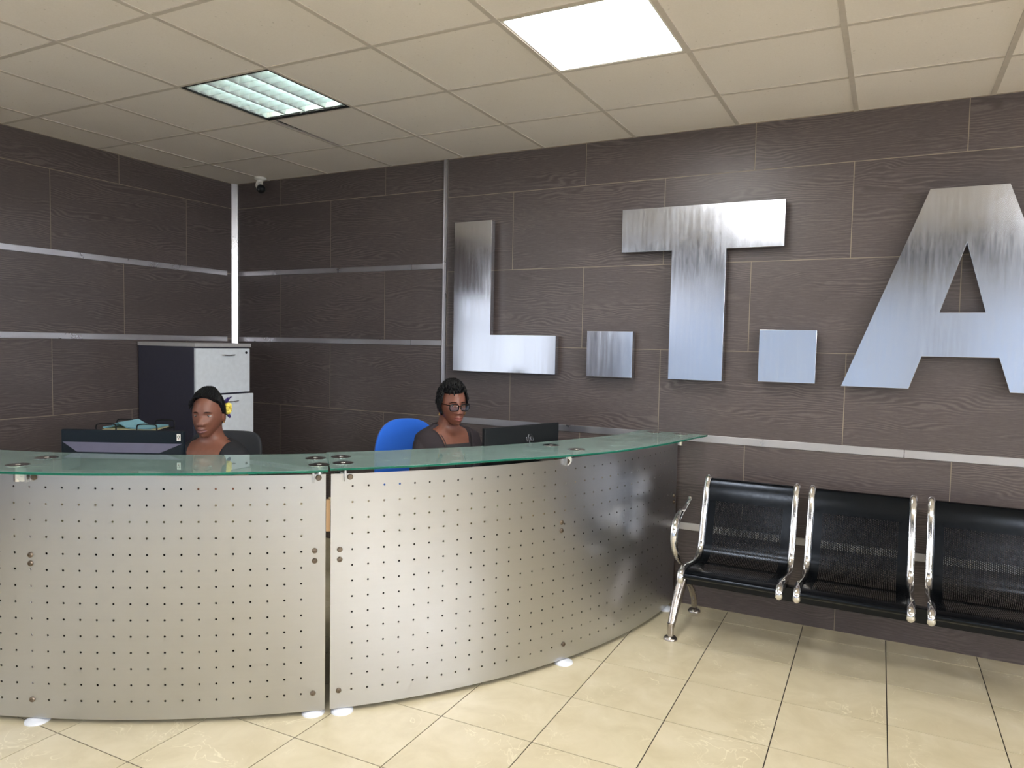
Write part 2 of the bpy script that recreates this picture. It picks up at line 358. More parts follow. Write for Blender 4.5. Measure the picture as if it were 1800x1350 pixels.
# suspended ceiling
GX, GY, GR = -2.6358, 2.51735, .01066
Uc = Vector((cos(GR), sin(GR), 0)); Vc = Vector((-sin(GR), cos(GR), 0)); G0 = Vector((GX, GY, 0))
def gp(i, j, z=CZ): return G0+Uc*i*.6+Vc*j*.6+Vector((0, 0, z))
LIGHT_CELLS = {(-1, 0): 'louvre', (2, 0): 'led', (2, -3): 'led', (6, -3): 'led', (2, -7): 'led', (6, -7): 'led'}
mb = MB(); mb.box(((XL0+XR)/2, (YREAR+YB)/2, CZ+.36), (XR-XL0+.6, YB-YREAR+.6, .1), 2)
ran = lambda a: random.uniform(-a, a)
for i in range(-5, 15):
    for j in range(-13, 4):
        c0 = gp(i+.5, j+.5)
        if not (XL0-.4 < c0.x < XR+.4 and YREAR-.4 < c0.y < YB+.35): continue
        if (i, j) in LIGHT_CELLS: continue
        e = .004; z0 = CZ+.003+ran(.0008)
        q = [gp(i, j, z0)+Uc*e+Vc*e, gp(i+1, j, z0)-Uc*e+Vc*e, gp(i+1, j+1, z0)-Uc*e-Vc*e, gp(i, j+1, z0)+Uc*e-Vc*e]
        if (i, j) == (-1, 1): q[0] += Uc*.046; q[3] += Uc*.018
        if j == 2 and i == -1: q[2] -= Vc*.03; q[3] -= Vc*.03
        t_ = [p+Vector((0, 0, .015)) for p in q]
        mb.add(q+t_, [(3, 2, 1, 0), (4, 5, 6, 7), (0, 1, 5, 4), (1, 2, 6, 5), (2, 3, 7, 6), (3, 0, 4, 7)], 0)
for i in range(-5, 16):   # runners along Y and cross bars along X, 24 mm wide
    a, b = gp(i, -12.2), gp(i, 3)
    mb.add([a-Uc*.0115, a+Uc*.0115, b+Uc*.0115, b-Uc*.0115]+[p+Vector((0, 0, .004)) for p in (a-Uc*.0115, a+Uc*.0115, b+Uc*.0115, b-Uc*.0115)],
           [(3, 2, 1, 0), (0, 1, 5, 4), (1, 2, 6, 5), (2, 3, 7, 6), (3, 0, 4, 7)], 1)
for j in range(-12, 4):
    for i in range(-5, 15):
        a, b = gp(i, j)+Uc*.0125, gp(i+1, j)-Uc*.0125; z_ = Vector((0, 0, .0006))
        q = [a-Vc*.011+z_, b-Vc*.011+z_, b+Vc*.011+z_, a+Vc*.011+z_]
        mb.add(q+[p+Vector((0, 0, .004)) for p in q], [(3, 2, 1, 0), (0, 1, 5, 4), (1, 2, 6, 5), (2, 3, 7, 6), (3, 0, 4, 7)], 1)
mb.build('ceiling', [CEIL, TBAR, DARK], kind='structure', norm=False)
# rear wall (behind the viewpoint) with a glazed shopfront
mb = MB(); yr = YREAR-TH/2
mb.box(((XL0+XR)/2, yr, 2.58), (XR-XL0+.3, TH, .40)); mb.box(((XL0+XR)/2, yr, .06), (XR-XL0+.3, TH, .12))
mb.box((XR-.5, yr, 1.3), (1.1, TH, 2.5)); mb.box((.6, yr, 1.3), (.5, TH, 2.5))
mb.build('wall_rear', CREAMWALL, kind='structure')
def window(name, O, U, N, w_, z0, z1, nm, m):
    O, U, N = Vector(O), Vector(U), Vector(N); fr = MB()
    ro = atan2(U.y, U.x)
    def bar(u0, u1, a, b, t=.05):
        c = O+U*(u0+u1)/2; fr.box((c.x, c.y, (a+b)/2), (u1-u0, t, b-a), rz=ro)
    bar(0, w_, z0, z0+.06); bar(0, w_, z1-.06, z1)
    for k in range(nm+1): u = k*w_/nm; bar(max(0, u-.03), min(w_, u+.03), z0, z1)
    bar(0, w_, (z0+z1)/2+.28, (z0+z1)/2+.32)
    f = fr.build(name, ALU, kind='structure')
    p = MB(); c = O+U*w_/2-N*.004; p.box((c.x, c.y, (z0+z1)/2), (w_-.02, .008, z1-z0-.02), rz=ro); p.build('window_pane', m, f)
window('window_1', (XL0+.2, YREAR-.03, 0), (1, 0, 0), (0, 1, 0), 4.9, .12, 2.38, 5, DAY)
window('window_2', (.86, YREAR-.03, 0), (1, 0, 0), (0, 1, 0), 3.3, .12, 2.38, 4, DAY)
yw = -1.7; window('window_3', (xl(yw)+.03, yw, 0), (U.x, U.y, 0), N, 2.6, .75, 2.12, 3, DAYLEFT)
window('fill_glow_4', (XR-.03, YREAR+.3, 0), (0, 1, 0), (-1, 0, 0), 6.2, 2.08, 2.69, 7, FILLSIDE)  # unseen glowing strip added high on the right to brighten the ceiling
window('fill_glow_5', (xl(-4.4)+.03, -4.4, 0), (U.x, U.y, 0), N, 4.3, 2.17, 2.66, 5, FILLHIGH)  # unseen glowing strip added on the left wall as extra fill light
mb = MB(); mb.box(((XL0+XR)/2, -.32, 2.58), (XR-XL0+.2, .16, .36)); mb.build('trim_9', NAVYBEAM, kind='structure')   # dark dropped beam across the room above the viewer
# aluminium trims
def trim(name, mb_): return mb_.build(name, ALU, bevel=.0015, kind='structure')
tw_, td = .036, .006
mb = MB(); mb.box((XT, YB-.004, CZ/2), (.028, .014, CZ)); mb.box((XT-.012, YB-.013, CZ/2), (.004, .008, CZ)); mb.box((XT+.012, YB-.013, CZ/2), (.004, .008, CZ)); trim('trim_1', mb)
for k, z_ in enumerate((.9914, .465)):
    mb = MB()
    for a, b in ((XT+.016, .04), (.043, XR)): mb.box(((a+b)/2, YB-td/2-.001, z_), (b-a, td, .042))
    trim('trim_%d' % (2+k), mb)
for k, z_ in enumerate((2.043, 1.515)):
    mb = MB()
    for a, b in ((XL0+.04, -3.07), (-3.066, XT-.016)): mb.box(((a+b)/2, YB-td/2-.001, z_), (b-a, td, tw_))
    trim('trim_%d' % (4+k), mb)
    mb = MB(); a, b = YREAR, 4.18; c = O+U*(a+b)/2+N*(td/2+.001); mb.box((c.x, c.y, z_), (td, b-a, tw_+.002), rz=ang); trim('trim_%d' % (6+k), mb)
mb = MB(); xc_ = xl(YB)  # corner post
mb.prism([(xc_-.01, YB+.01), (xc_-.01, YB-.046), (xc_+.006, YB-.046), (xc_+.036, YB-.010), (xc_+.036, YB+.01)], 0, CZ, mx=Matrix(((1, 0, 0, 0), (0, 0, 1, 0), (0, 1, 0, 0), (0, 0, 0, 1))))
trim('trim_8', mb)

# ------------------------------------------------------------------ ceiling lights
def led(i, j, label):
    c = gp(i+.5, j+.5); t = thing('ceiling_light_panel', label, 'ceiling light', (c.x, c.y, CZ+.012), GR)
    m = MB(); s = .288
    for a, b, d, e in ((0, s, .594, .018), (0, -s, .594, .018)): m.box((a, b, -.004), (d, e, .012))
    for a in (s, -s): m.box((a, 0, -.004), (.018, .558, .012))
    m.box((0, 0, .012), (.594, .594, .018)); m.build('light_frame', WHITE_PL, t)
    m = MB(); m.box((0, 0, -.001), (.56, .56, .006)); m.build('diffuser', LED, t, label='glowing white diffuser')
    return t
names_led = {(2, 0): 'bright white square light panel in the ceiling above the steel letters',
 (2, -3): 'square light panel in the ceiling nearly above the viewer',
 (6, -3): 'square light panel in the ceiling right of the viewer',
 (2, -7): 'square light panel in the ceiling behind the viewer', (6, -7): 'square light panel in the ceiling behind and right of the viewer'}
for k, lab in names_led.items(): led(k[0], k[1], lab)
c = gp(-.5, .5); t = thing('louvre_ceiling_light', 'square ceiling light with shiny louvre grid over greenish white tubes', 'ceiling light', (c.x, c.y, CZ+.006), GR)
m = MB()
m.box((0, 0, .10), (.585, .585, .008))
for s in (-1, 1):
    m.box((s*.2905, 0, .05), (.006, .587, .10)); m.box((0, s*.2905, .05), (.587, .006, .10))
m.build('housing', WHITE_PL, t)
m = MB()
for s in (-1, 1):
    m.box((s*.291, 0, -.002), (.008, .590, .010)); m.box((0, s*.291, -.002), (.590, .008, .010))
m.build('edge_frame', DARK, t)
for k in range(4):
    m = MB(); x = -.2175+k*.145; m.tube([(x, -.26, .07), (x, .26, .07)], .013, 12); m.build('tube', TUBE, t, label='glowing fluorescent tube')
m = MB()
for k in range(5):      # long V reflectors
    x = -.288+k*.144
    m.prism([(x-.004, .0), (x+.004, .0), (x+.022, .058), (x-.022, .058)], -.286, .262)
for k in range(4):      # cross blades, notched arcs between the reflectors
    x0 = -.288+k*.144
    for q in range(8):
        y = -.262+q*.066; pts = [(x0+.003, .002), (x0+.141, .002), (x0+.125, .048)]
        pts += [(x0+.125-.106*e/6, .048-.024*sin(pi*e/6)) for e in range(1, 6)]+[(x0+.019, .048)]
        m.prism(pts, y-.001, y+.001)
m.build('louvre_grid', LOUVRE, t, bevel=0)
m = MB(); nn = 30; vs = []
for k in range(nn+1):
    x = -.285+.57*k/nn; vs += [(x, .262, .001+ran(.002)), (x, .286, .001+ran(.003)+.002)]
m.add(vs, [(2*k, 2*k+1, 2*k+3, 2*k+2) for k in range(nn)]); m.build('crumpled_end_strip', LOUVRE, t, solid=.001)

# ------------------------------------------------------------------ security camera
t = thing('security_camera', 'small white security camera with black lens ball in the ceiling corner', 'security camera', (-4.43, 4.16, CZ))
m = MB(); m.lathe([(.046, 0), (.047, -.010), (.040, -.018), (.024, -.024), (.022, -.030)]); m.build('mount', WHITE_PL, t)
m = MB(); m.tube(catmull([(0, 0, -.024), (-.006, -.006, -.055), (0, -.014, -.085), (.006, -.012, -.11)], 5), [.022, .024, .025, .026, .026, .026, .025, .024, .022, .020, .018, .016, .013, .010, .008, .005], 14)
m.tube([(0, -.005, -.045), (.03, -.02, -.058), (.052, -.034, -.068)], [.02, .016, .006], 12); m.build('bracket', WHITE_PL, t)
m = MB(); m.ellip((.042, -.03, -.095), (.034, .034, .034), 24); b_ = m.build('lens_ball', BLACK_PL, t, label='black lens ball')
m = MB(); m.ellip((.044, -.058, -.106), (.010, .010, .010), 16); m.build('lens', LOGO_PL, b_)

# ------------------------------------------------------------------ steel letters
def letter(name, polys, label, m_, holes=None, studs=()):
    y0, y1 = 4.190, 4.234; xs = [p[0] for p in polys]; zs = [p[1] for p in polys]
    cx, cz = (min(xs)+max(xs))/2, (min(zs)+max(zs))/2
    t = thing(name, label, 'wall sign', (cx, YB, cz))
    bm = bmesh.new()
    def loop(ps, y): return [bm.verts.new((x-cx, y-YB, z-cz)) for x, z in ps]
    for y in (y0, y1):
        ls = [loop(polys, y)]+([loop(holes, y)] if holes else []); es = []
        for L in ls: es += [bm.edges.new((L[i], L[(i+1) % len(L)])) for i in range(len(L))]
        if y == y0: front = ls
        else: back = ls
        bmesh.ops.triangle_fill(bm, use_beauty=True, use_dissolve=True, edges=es)
    for A, B in zip(front, back):
        for i in range(len(A)): bm.faces.new((A[i], A[(i+1) % len(A)], B[(i+1) % len(A)], B[i]))
    bmesh.ops.recalc_face_normals(bm, faces=bm.faces)
    me = bpy.data.meshes.new('letter_face'); bm.to_mesh(me); bm.free(); me.materials.append(m_)
    o = bpy.data.objects.new('letter_body', me); COL.objects.link(o); o.parent = t
    b = o.modifiers.new('bevel', 'BEVEL'); b.width = .0015; b.segments = 2; b.limit_method = 'ANGLE'
    for x, z in studs:
        mm = MB(); mm.tube([(x-cx, y1-YB-.001, z-cz), (x-cx, -.0014, z-cz)], .006, 10); mm.build('stud', RUST, t)
    return t
Zb, Zt = 1.331, 2.32
letter('steel_letter', [(-2.665, Zt), (-2.38, Zt), (-2.38, 1.575), (-1.908, 1.575), (-1.908, Zb), (-2.665, Zb)], 'brushed steel letter L on the dark wall, leftmost of the sign', LETTER, studs=[(-2.52, 2.2), (-2.52, 1.45), (-2.05, 1.45)])
letter('steel_full_stop', [(-1.698, 1.606), (-1.407, 1.606), (-1.407, Zb-.002), (-1.698, Zb-.002)], 'square steel full stop between letters L and T', LETTER, studs=[(-1.55, 1.46)])
letter('steel_letter', [(-1.49, Zt+.004), (-.574, Zt+.004), (-.574, 2.072), (-.879, 2.072), (-.879, Zb), (-1.187, Zb), (-1.187, 2.072), (-1.49, 2.072)], 'large brushed steel letter T with a bright reflection on its bar', LETTER2, studs=[(-1.3, 2.2), (-.75, 2.2), (-1.03, 1.5)])
letter('steel_full_stop', [(-.685, 1.622), (-.392, 1.622), (-.392, 1.338), (-.685, 1.338)], 'square steel full stop between letters T and A', LETTER2, studs=[(-.54, 1.48)])
letter('steel_letter', [(.099, Zt), (.428, Zt), (.785, Zb), (.471, Zb), (.421, 1.495), (.097, 1.495), (.046, Zb), (-.266, Zb)],
       'large scratched steel letter A at the right edge of the sign', LETTER2, holes=[(.265, 2.050), (.355, 1.714), (.165, 1.714)], studs=[(.26, 2.2), (-.1, 1.4), (.63, 1.4)])

# ------------------------------------------------------------------ reception counters
def cyl_pt(c, r, s, r0, z): a = s/r0; return (c[0]+r*cos(a), c[1]+r*sin(a), z)
def ring_slab(c, r0, s0, s1, ra, rb, z0, z1, n=40, mb_=None, mi=0):
    """curved slab between radii ra<rb (may be functions of t) and arc positions"""
    m = mb_ or MB(); vs = []
    for k in range(n+1):
        t = k/n; s = s0+(s1-s0)*t; A = ra(t) if callable(ra) else ra; B = rb(t) if callable(rb) else rb
        for r, z in ((A, z0), (B, z0), (B, z1), (A, z1)): vs.append(cyl_pt(c, r, s, r0, z))
    fs = [(0, 1, 2, 3), (4*n+3, 4*n+2, 4*n+1, 4*n)]
    for k in range(n):
        for q in range(4): a = 4*k+q; b = 4*k+(q+1) % 4; fs.append((a, b, b+4, a+4))
    m.add(vs, fs, mi, True)
    if mi == 0 and z1-z0 < .012:
        for q in range(len(fs)): m.mi[len(m.mi)-len(fs)+q] = 1 if (q < 2 or (q-2) % 4 in (1, 3)) else 0
    return m
def interp(tab, t):
    for (a, x), (b, y) in zip(tab, tab[1:]):
        if t <= b: u = (t-a)/(b-a); u = u*u*(3-2*u) if False else u; return x+(y-x)*u
    return tab[-1][1]
ZG0, ZG1 = 1.005, 1.0145
def counter(label, c, r, s_lo, s_hi, cols, zrows, gl_front, gl_back, gs0, gs1, brackets, discs, feet, posts, bolts, glass_end=None):
    t = thing('reception_counter', label, 'reception counter', (c[0]+r*cos((s_lo+s_hi)/2/r), c[1]+r*sin((s_lo+s_hi)/2/r), 0))
    inv = Matrix.Translation(-Vector(t.location))
    def B(m, *a, **k):
        m.v = [tuple(Vector(p)-t.location) for p in m.v]; return m.build(*a, **k)
    # perforated front panel with real holes
    P = .0323; hr = .0044
    sb = [s_lo]; 
    for s in cols: sb += [s-P*.5, s, s+P*.5]
    sb.append(s_hi); sb = sorted(set(round(x, 5) for x in sb))
    fine = [sb[0]]
    for x in sb[1:]:
        if x-fine[-1] > .001: fine.append(x)
    sb = fine
    zb = [.018]
    for z in zrows: zb += [z-P*.5, z, z+P*.5]
    zb.append(.985); m = MB()
    cset = {round(x, 4) for x in cols}; zset = {round(x, 4) for x in zrows}
    idx = {}
    def V(s, z):
        k = (round(s, 5), round(z, 5))
        if k not in idx: idx[k] = len(m.v); m.v.append(cyl_pt(c, r, s, r, z))
        return idx[k]
    iss = lambda x, S: round(x, 4) in S
    done = set()
    for i in range(len(sb)-1):
        for j in range(len(zb)-1):
            holeS = sb[i] if iss(sb[i], cset) else (sb[i+1] if iss(sb[i+1], cset) else None)
            holeZ = zb[j] if iss(zb[j], zset) else (zb[j+1] if iss(zb[j+1], zset) else None)
            near = holeS is not None and holeZ is not None and abs(sb[i+1]-sb[i]) < P*.51 and abs(zb[j+1]-zb[j]) < P*.51
            if not near:
                m.f.append([V(sb[i], zb[j]), V(sb[i+1], zb[j]), V(sb[i+1], zb[j+1]), V(sb[i], zb[j+1])]); continue
            # quarter cell around the hole
            sa, za = (sb[i+1] if holeS == sb[i] else sb[i]), (zb[j+1] if holeZ == zb[j] else zb[j])
            ds, dz = (1 if sa > holeS else -1), (1 if za > holeZ else -1)
            a0 = V(holeS+ds*hr, holeZ); a1 = V(holeS+ds*hr*.707, holeZ+dz*hr*.707); a2 = V(holeS, holeZ+dz*hr)
            q1 = [a0, V(sa, holeZ), V(sa, za), a1]; q2 = [a1, V(sa, za), V(holeS, za), a2]
            if ds*dz < 0: q1.reverse(); q2.reverse()
            m.f += [q1, q2]
    m.mi = [0]*len(m.f); m.sm = [True]*len(m.f)
    B(m, 'front_panel', STEEL, t, solid=.002, norm=False, offset=-1, label='perforated brushed steel front panel')
    # glass top
    m = ring_slab(c, r, gs0, gs1, lambda u: r+interp(gl_back, u), lambda u: r+interp(gl_front, u), ZG0, ZG1, 60)
    B(m, 'glass_top', [GLASS, GLASS_EDGE], t, bevel=.002, label='curved green-edged glass top')
    # worktop, dark board added to blacken the panel holes, plinth
    m = ring_slab(c, r, s_lo+.03, s_hi-.03, r-.70, r-.045, .72, .745); B(m, 'worktop', DESK_LAM, t, bevel=.002)
    m = ring_slab(c, r, s_lo+.02, s_hi-.02, r-.16, r-.145, .04, .72); B(m, 'hole_shade_board', DARK_LAM, t)
    for s in (s_lo+.05, s_hi-.05):
        m = ring_slab(c, r, s-.009, s+.009, r-.66, r-.165, 0, .72, 2); B(m, 'side_board', DARK_LAM, t)
    for s in posts:
        m = ring_slab(c, r, s-.02, s+.02, r-.045, r-.004, .012, .985, 3)
        m.box((0, 0, 0), (0, 0, 0)) if False else None
        B(m, 'post', OLDCHROME, t)
    for s in brackets:
        # flat arm carrying the glass, with front tab and round pad beside it
        m = ring_slab(c, r, s-.004, s+.004, r-.30, r+.020, .955, ZG0-.004, 2)
        B(m, 'glass_bracket', STEEL, t, bevel=.001)
        a = s/r; R_ = Matrix.Translation(cyl_pt(c, r+.001, s+.02, r, .972)) @ Matrix.Rotation(a, 4, 'Z') @ Matrix.Rotation(pi/2, 4, 'Y')
        m = MB(); m.lathe([(.012, 0), (.012, .004), (.009, .008)], n=18, mx=R_); B(m, 'bolt', RUST, t)
    for x, y in discs:
        m = MB(); m.lathe([(.0425, 0), (.043, .0015), (.036, .0035), (.012, .0025), (.009, .0055), (.004, .0065)], (x, y, ZG1), 36)
        B(m, 'glass_fixing', CHROME, t, label='round spun steel fixing on the glass')
        m = MB(); m.lathe([(.016, 0), (.016, ZG0-.953)], (x, y, .952), 20); B(m, 'glass_standoff', CHROME, t)
    for x, y in feet:
        m = MB(); m.lathe([(.046, 0), (.045, .006), (.035, .012), (.01, .016)], (x, y, 0), 32); B(m, 'foot_pad', WHITE_PAD, t, label='white round foot pad')
    for s, z in bolts:
        a = s/r; R_ = Matrix.Translation(cyl_pt(c, r+.0005, s, r, z)) @ Matrix.Rotation(a, 4, 'Z') @ Matrix.Rotation(pi/2, 4, 'Y')
        m = MB(); m.lathe([(.011, 0), (.011, .003), (.008, .007), (.004, .0075), (.003, .005)], n=18, mx=R_); B(m, 'bolt', RUST, t)
    return t, B
ZR = [.092+.0647*k for k in range(14)]
CL, RL = (-4.429, 4.901), 3.607; CR, RR = (-4.012, 4.300), 2.885
colsL = [-3.1056-.0646*k for k in range(27)]
tL, BL_ = counter('left curved perforated steel counter with glass top, before the woman in black top',
    CL, RL, -4.93, -3.012, colsL, ZR, [(0, .11), (.4, .128), (.55, .125), (.8, .094), (1, .075)], [(0, -.33), (.5, -.335), (1, -.36)], -4.95, -3.003,
    [-4.139, -3.06], [(-3.087, 1.758), (-3.000, 1.600), (-2.188, 2.362), (-2.060, 2.245)], [(-2.945, 1.627), (-2.056, 2.212)],
    [-4.139, -3.045, -4.8], [(-4.139, .667), (-4.139, .634), (-3.054, .677), (-3.054, .636), (-4.141, .092), (-3.0586, .092)])
colsR = [-2.2093+.0642*k for k in range(33)]
tR, BR_ = counter('right curved perforated steel counter with glass top, reaching the back wall',
    CR, RR, -2.295, -.066, colsR, ZR, [(0, .042), (.2, .035), (.33, .022), (.45, .062), (.6, .095), (.8, .115), (.93, .132), (1, .165)],
    [(0, -.395), (.25, -.39), (.5, -.35), (.7, -.31), (.85, -.25), (1, -.24)], -2.300, -.035,
    [-2.24, -1.195], [(-2.125, 2.452), (-2.012, 2.335), (-1.526, 3.325), (-1.362, 3.262), (-1.10, 4.19), (-1.26, 4.19)], [(-1.965, 2.283), (-1.362, 3.163), (-1.14, 4.12)],
    [-2.258, -1.2, -.11], [(-2.259, .677), (-2.259, .636), (-2.2605, .093), (-1.203, .684), (-1.203, .645), (-1.174, .092), (-.115, .655), (-.115, .62)])
# round white pads beside two brackets, pale strip seen in the joint between the counters
for (c, r, s, B, T_) in ((CL, RL, -4.165, BL_, tL), (CR, RR, -1.175, BR_, tR)):
    a = s/r; R_ = Matrix.Translation(cyl_pt(c, r+.001, s, r, .977)) @ Matrix.Rotation(a, 4, 'Z') @ Matrix.Rotation(pi/2, 4, 'Y')
    m = MB(); m.lathe([(.024, 0), (.024, .004), (.007, .005), (.006, .001)], n=28, mx=R_); B(m, 'bracket_pad', WHITE_PL, T_, label='round white bracket pad')
m = ring_slab(CR, RR, -2.312, -2.296, RR-.05, RR-.03, .745, .875, 2); tag(m.build('paper_strip', BEIGEWOOD), 'pale orange strip upright in the joint between the two counters', 'strip')

# ------------------------------------------------------------------ filing cabinet
t = thing('filing_cabinet', 'tall dark grey filing cabinet with pale drawers in the left corner', 'filing cabinet', (-4.4845, 3.604, 0))
w_, d_, h_ = .591, .474, 1.484       # w along X, d along Y
m = MB(); m.box((-.009, 0, .73), (w_-.018, d_, 1.46-.0), 0); m.build('carcass', NAVY_LAM, t, bevel=.002)
m = MB(); m.box((0, 0, h_-.013), (w_+.006, d_+.01, .026)); m.build('cabinet_top', SILVER_LAM, t, bevel=.002)
hz = [(1.135, 1.448, .0), (.815, 1.125, .036), (.455, .805, 0), (.09, .445, 0)]
for z0, z1, out in hz:
    m = MB(); m.box((w_/2-.009+out, 0, (z0+z1)/2), (.02, d_-.012, z1-z0)); 
    if out: m.box((w_/2-.05, 0, (z0+z1)/2-.03), (.12, d_-.06, (z1-z0)*.7))
    dr = m.build('drawer', WHITE_LAM, t, bevel=.002, label='pale grey drawer front')
    m = MB(); x = w_/2+.001+out; zz = z1-.045
    m.tube(catmull([(x, -.055+.03, zz), (x+.018, -.05+.03, zz), (x+.02, 0+.03, zz-.004), (x+.018, .05+.03, zz), (x, .055+.03, zz)], 4), .0045, 8); m.build('drawer_handle', CHROME, dr)
    if out == 0 and z1 > 1.4:
        m = MB(); m.lathe([(.009, 0), (.009, .004), (.005, .005)], n=16, mx=Matrix.Translation((w_/2+.001, d_/2-.04, z1-.03)) @ Matrix.Rotation(pi/2, 4, 'Y')); m.build('lock', BLACK_PL, dr)

# ------------------------------------------------------------------ side table and letter tray
t = thing('side_table', 'small grey side table by the left wall behind the monitor', 'table', (-4.05, 2.80, 0), radians(31))
m = MB(); m.box((0, 0, .735), (.62, .44, .025)); m.build('table_top', DESK_LAM, t, bevel=.002)
for a in (-1, 1):
    for b in (-1, 1): m = MB(); m.box((a*.28, b*.19, .361), (.03, .03, .722)); m.build('leg', BLACKSTEEL, t)
t = thing('letter_tray', 'black wire letter tray stack holding pale blue papers', 'letter tray', (-4.00, 2.80, .7475), radians(31))
for lv in range(3):
    z = .01+lv*.105; W, D = .17, .125; m = MB()
    m.tube([(-W, -D, z), (W, -D, z), (W, D, z), (-W, D, z)], .004, 8, closed=True)
    for k in range(9): x = -W+W*2*(k+.5)/9; m.tube([(x, -D, z-.002), (x, D, z-.002)], .0015, 6)
    for x0, x1 in ((-W, -.06), (.06, W)):
        for y in (-D, D): m.tube(catmull([(x0, y, z), (x0, y, z+.035), (x0+.02, y, z+.045), (x1-.02, y, z+.045), (x1, y, z+.035), (x1, y, z)], 3), .004, 8)
    for a in (-1, 1):
        for b in (-1, 1): m.tube([(a*W, b*D, z-.01 if lv == 0 else z-.10), (a*W, b*D, z)], .004, 8)
    m.build('tray_tier', BLACK_PL, t)
base_tray = Vector((-4.00, 2.80, .7475))
def sheet_stack(name, label, dz, n, m_, w2, d2, rz, curl=0, off=(0, 0)):
    m = MB(); nx = 12
    for q in range(n):
        vs = []; r2 = ran(.04)
        for i in range(nx+1):
            x = -w2+2*w2*i/nx; z = q*.0016+curl*exp(-((x+.05)/.035)**2)
            for y in (-d2, d2): vs.append((x*cos(r2)-y*sin(r2), x*sin(r2)+y*cos(r2), z))
        m.add(vs, [(2*i, 2*i+2, 2*i+3, 2*i+1) for i in range(nx)], 0, True)
    o = m.build(name, m_, solid=.0008); o.location = base_tray+Vector((off[0], off[1], dz)); o.rotation_euler = (0, 0, radians(31)+rz)
    return tag(o, label, 'papers')
sheet_stack('paper_stack', 'thin stack of cream papers under the blue sheets in the letter tray', .226, 5, CREAMPAPER, .15, .105, .05)
sheet_stack('paper_stack', 'pale blue papers lying on top in the wire letter tray', .236, 5, BLUEPAPER, .145, .10, -.10, .03)

# ------------------------------------------------------------------ monitors and keyboards
def base_stand(t, h):
    m = MB(); m.lathe([(.11, 0), (.11, .006), (.04, .014)], (0, 0, 0), 32); m.build('stand_base', BLACK_PL, t)
    m = MB(); m.box((0, -.004, h/2), (.055, .018, h)); m.build('stand_neck', BLACK_PL, t, bevel=.003)
# local frame: +Y is the back side (towards the visitor)
ML, MR = Vector((-3.266, 1.931, 0)), Vector((-2.787, 2.182, 0))
mc = (ML+MR)/2; az = atan2(MR.y-ML.y, MR.x-ML.x); wM = (MR-ML).length
t = thing('computer_monitor', 'dark flat monitor seen from behind with small white sticker, left counter', 'computer monitor', (mc.x, mc.y, .745), az+pi)
base_stand(t, .16); Wm = wM/2
m = MB(); m.box((0, 0, .205), (wM, .024, .31)); m.build('monitor_shell', NAVY_PL, t, bevel=.004)
m = MB(); zt = .305   # slate ridge across the back, bevelled down to a point at each side
vs = [(-Wm+.006, .012, zt), (Wm-.006, .012, zt), (Wm-.09, .046, zt-.038), (-Wm+.09, .046, zt-.038), (-Wm+.02, .012, zt-.20), (Wm-.02, .012, zt-.20), (Wm-.09, .046, zt-.16), (-Wm+.09, .046, zt-.16)]
m.add(vs, [(0, 1, 2, 3)], 1); m.add(vs, [(3, 2, 6, 7), (0, 3, 7, 4), (1, 5, 6, 2), (4, 7, 6, 5)], 0); m.build('back_cover', [NAVY_PL, GREY_PL], t, label='slate grey bevelled ridge on the back')
m = MB(); m.box((0, -.0128, .21), (wM-.02, .002, .28)); m.build('screen', SCREEN, t)
m = MB(); m.box((-Wm+.020, .0125, .333), (.017, .001, .030)); s_ = m.build('sticker', PAPER, t, label='small white sticker with red ring mark')
m = MB(); m.tube([(-Wm+.020+.0045*cos(2*pi*k/14), .0135, .336+.0055*sin(2*pi*k/14)) for k in range(14)], .0013, 6, closed=True, mi=0); m.box((-Wm+.020, .0135, .326), (.002, .001, .006), 1); m.build('sticker_mark', [DARKINK, REDINK], s_)
ML, MR = Vector((-1.791, 3.105, 0)), Vector((-1.619, 3.604, 0))
mc = (ML+MR)/2; az = atan2(MR.y-ML.y, MR.x-ML.x); wM = (MR-ML).length; Wm = wM/2
t = thing('computer_monitor', 'black flat monitor with round raised logo seen from behind, right counter', 'computer monitor', (mc.x, mc.y, .745), az+pi)
base_stand(t, .16)
m = MB(); m.box((0, 0, .20), (wM, .022, .312)); m.build('monitor_shell', BLACK_PL, t, bevel=.003)
m = MB(); m.box((0, -.0118, .20), (wM-.014, .002, .29)); m.build('screen', SCREEN, t)
lx, lz = -.045, .283   # round logo with two slanted letters; x runs to the viewer's left
m = MB(); Rr = .0245
for seg in ((-.72*pi, -.30*pi), (-.18*pi, .24*pi), (.34*pi, .72*pi), (.82*pi, 1.17*pi)):
    m.tube([(lx-Rr*cos(seg[0]+(seg[1]-seg[0])*k/8), .0115, lz+Rr*sin(seg[0]+(seg[1]-seg[0])*k/8)) for k in range(9)], .0016, 6)
sh = .25
def st(pts): m.tube([(lx-(x+y*sh), .0115, lz+y) for x, y in pts], .0017, 6)
st([(-.013, -.013), (-.013, .021)]); st([(-.013, .006), (-.010, .011), (-.005, .011), (-.003, .007), (-.003, -.013)])
st([(.004, -.024), (.004, .011)]); st([(.004, .010), (.010, .011), (.013, .007), (.013, -.008), (.010, -.013), (.004, -.012)])
m.build('logo', LOGO_PL, t, label='round hp emblem')
def keyboard(x, y, rz, label):
    t = thing('keyboard', label, 'keyboard', (x, y, .745), rz)
    m = MB(); m.box((0, 0, .009), (.43, .14, .018)); m.build('keyboard_body', BLACK_PL, t, bevel=.003)
    m = MB()
    for r in range(5):
        for k in range(15): m.box((-.196+k*.028, -.05+r*.025, .021), (.023, .020, .008))
    m.build('keys', DARK_LAM, t)

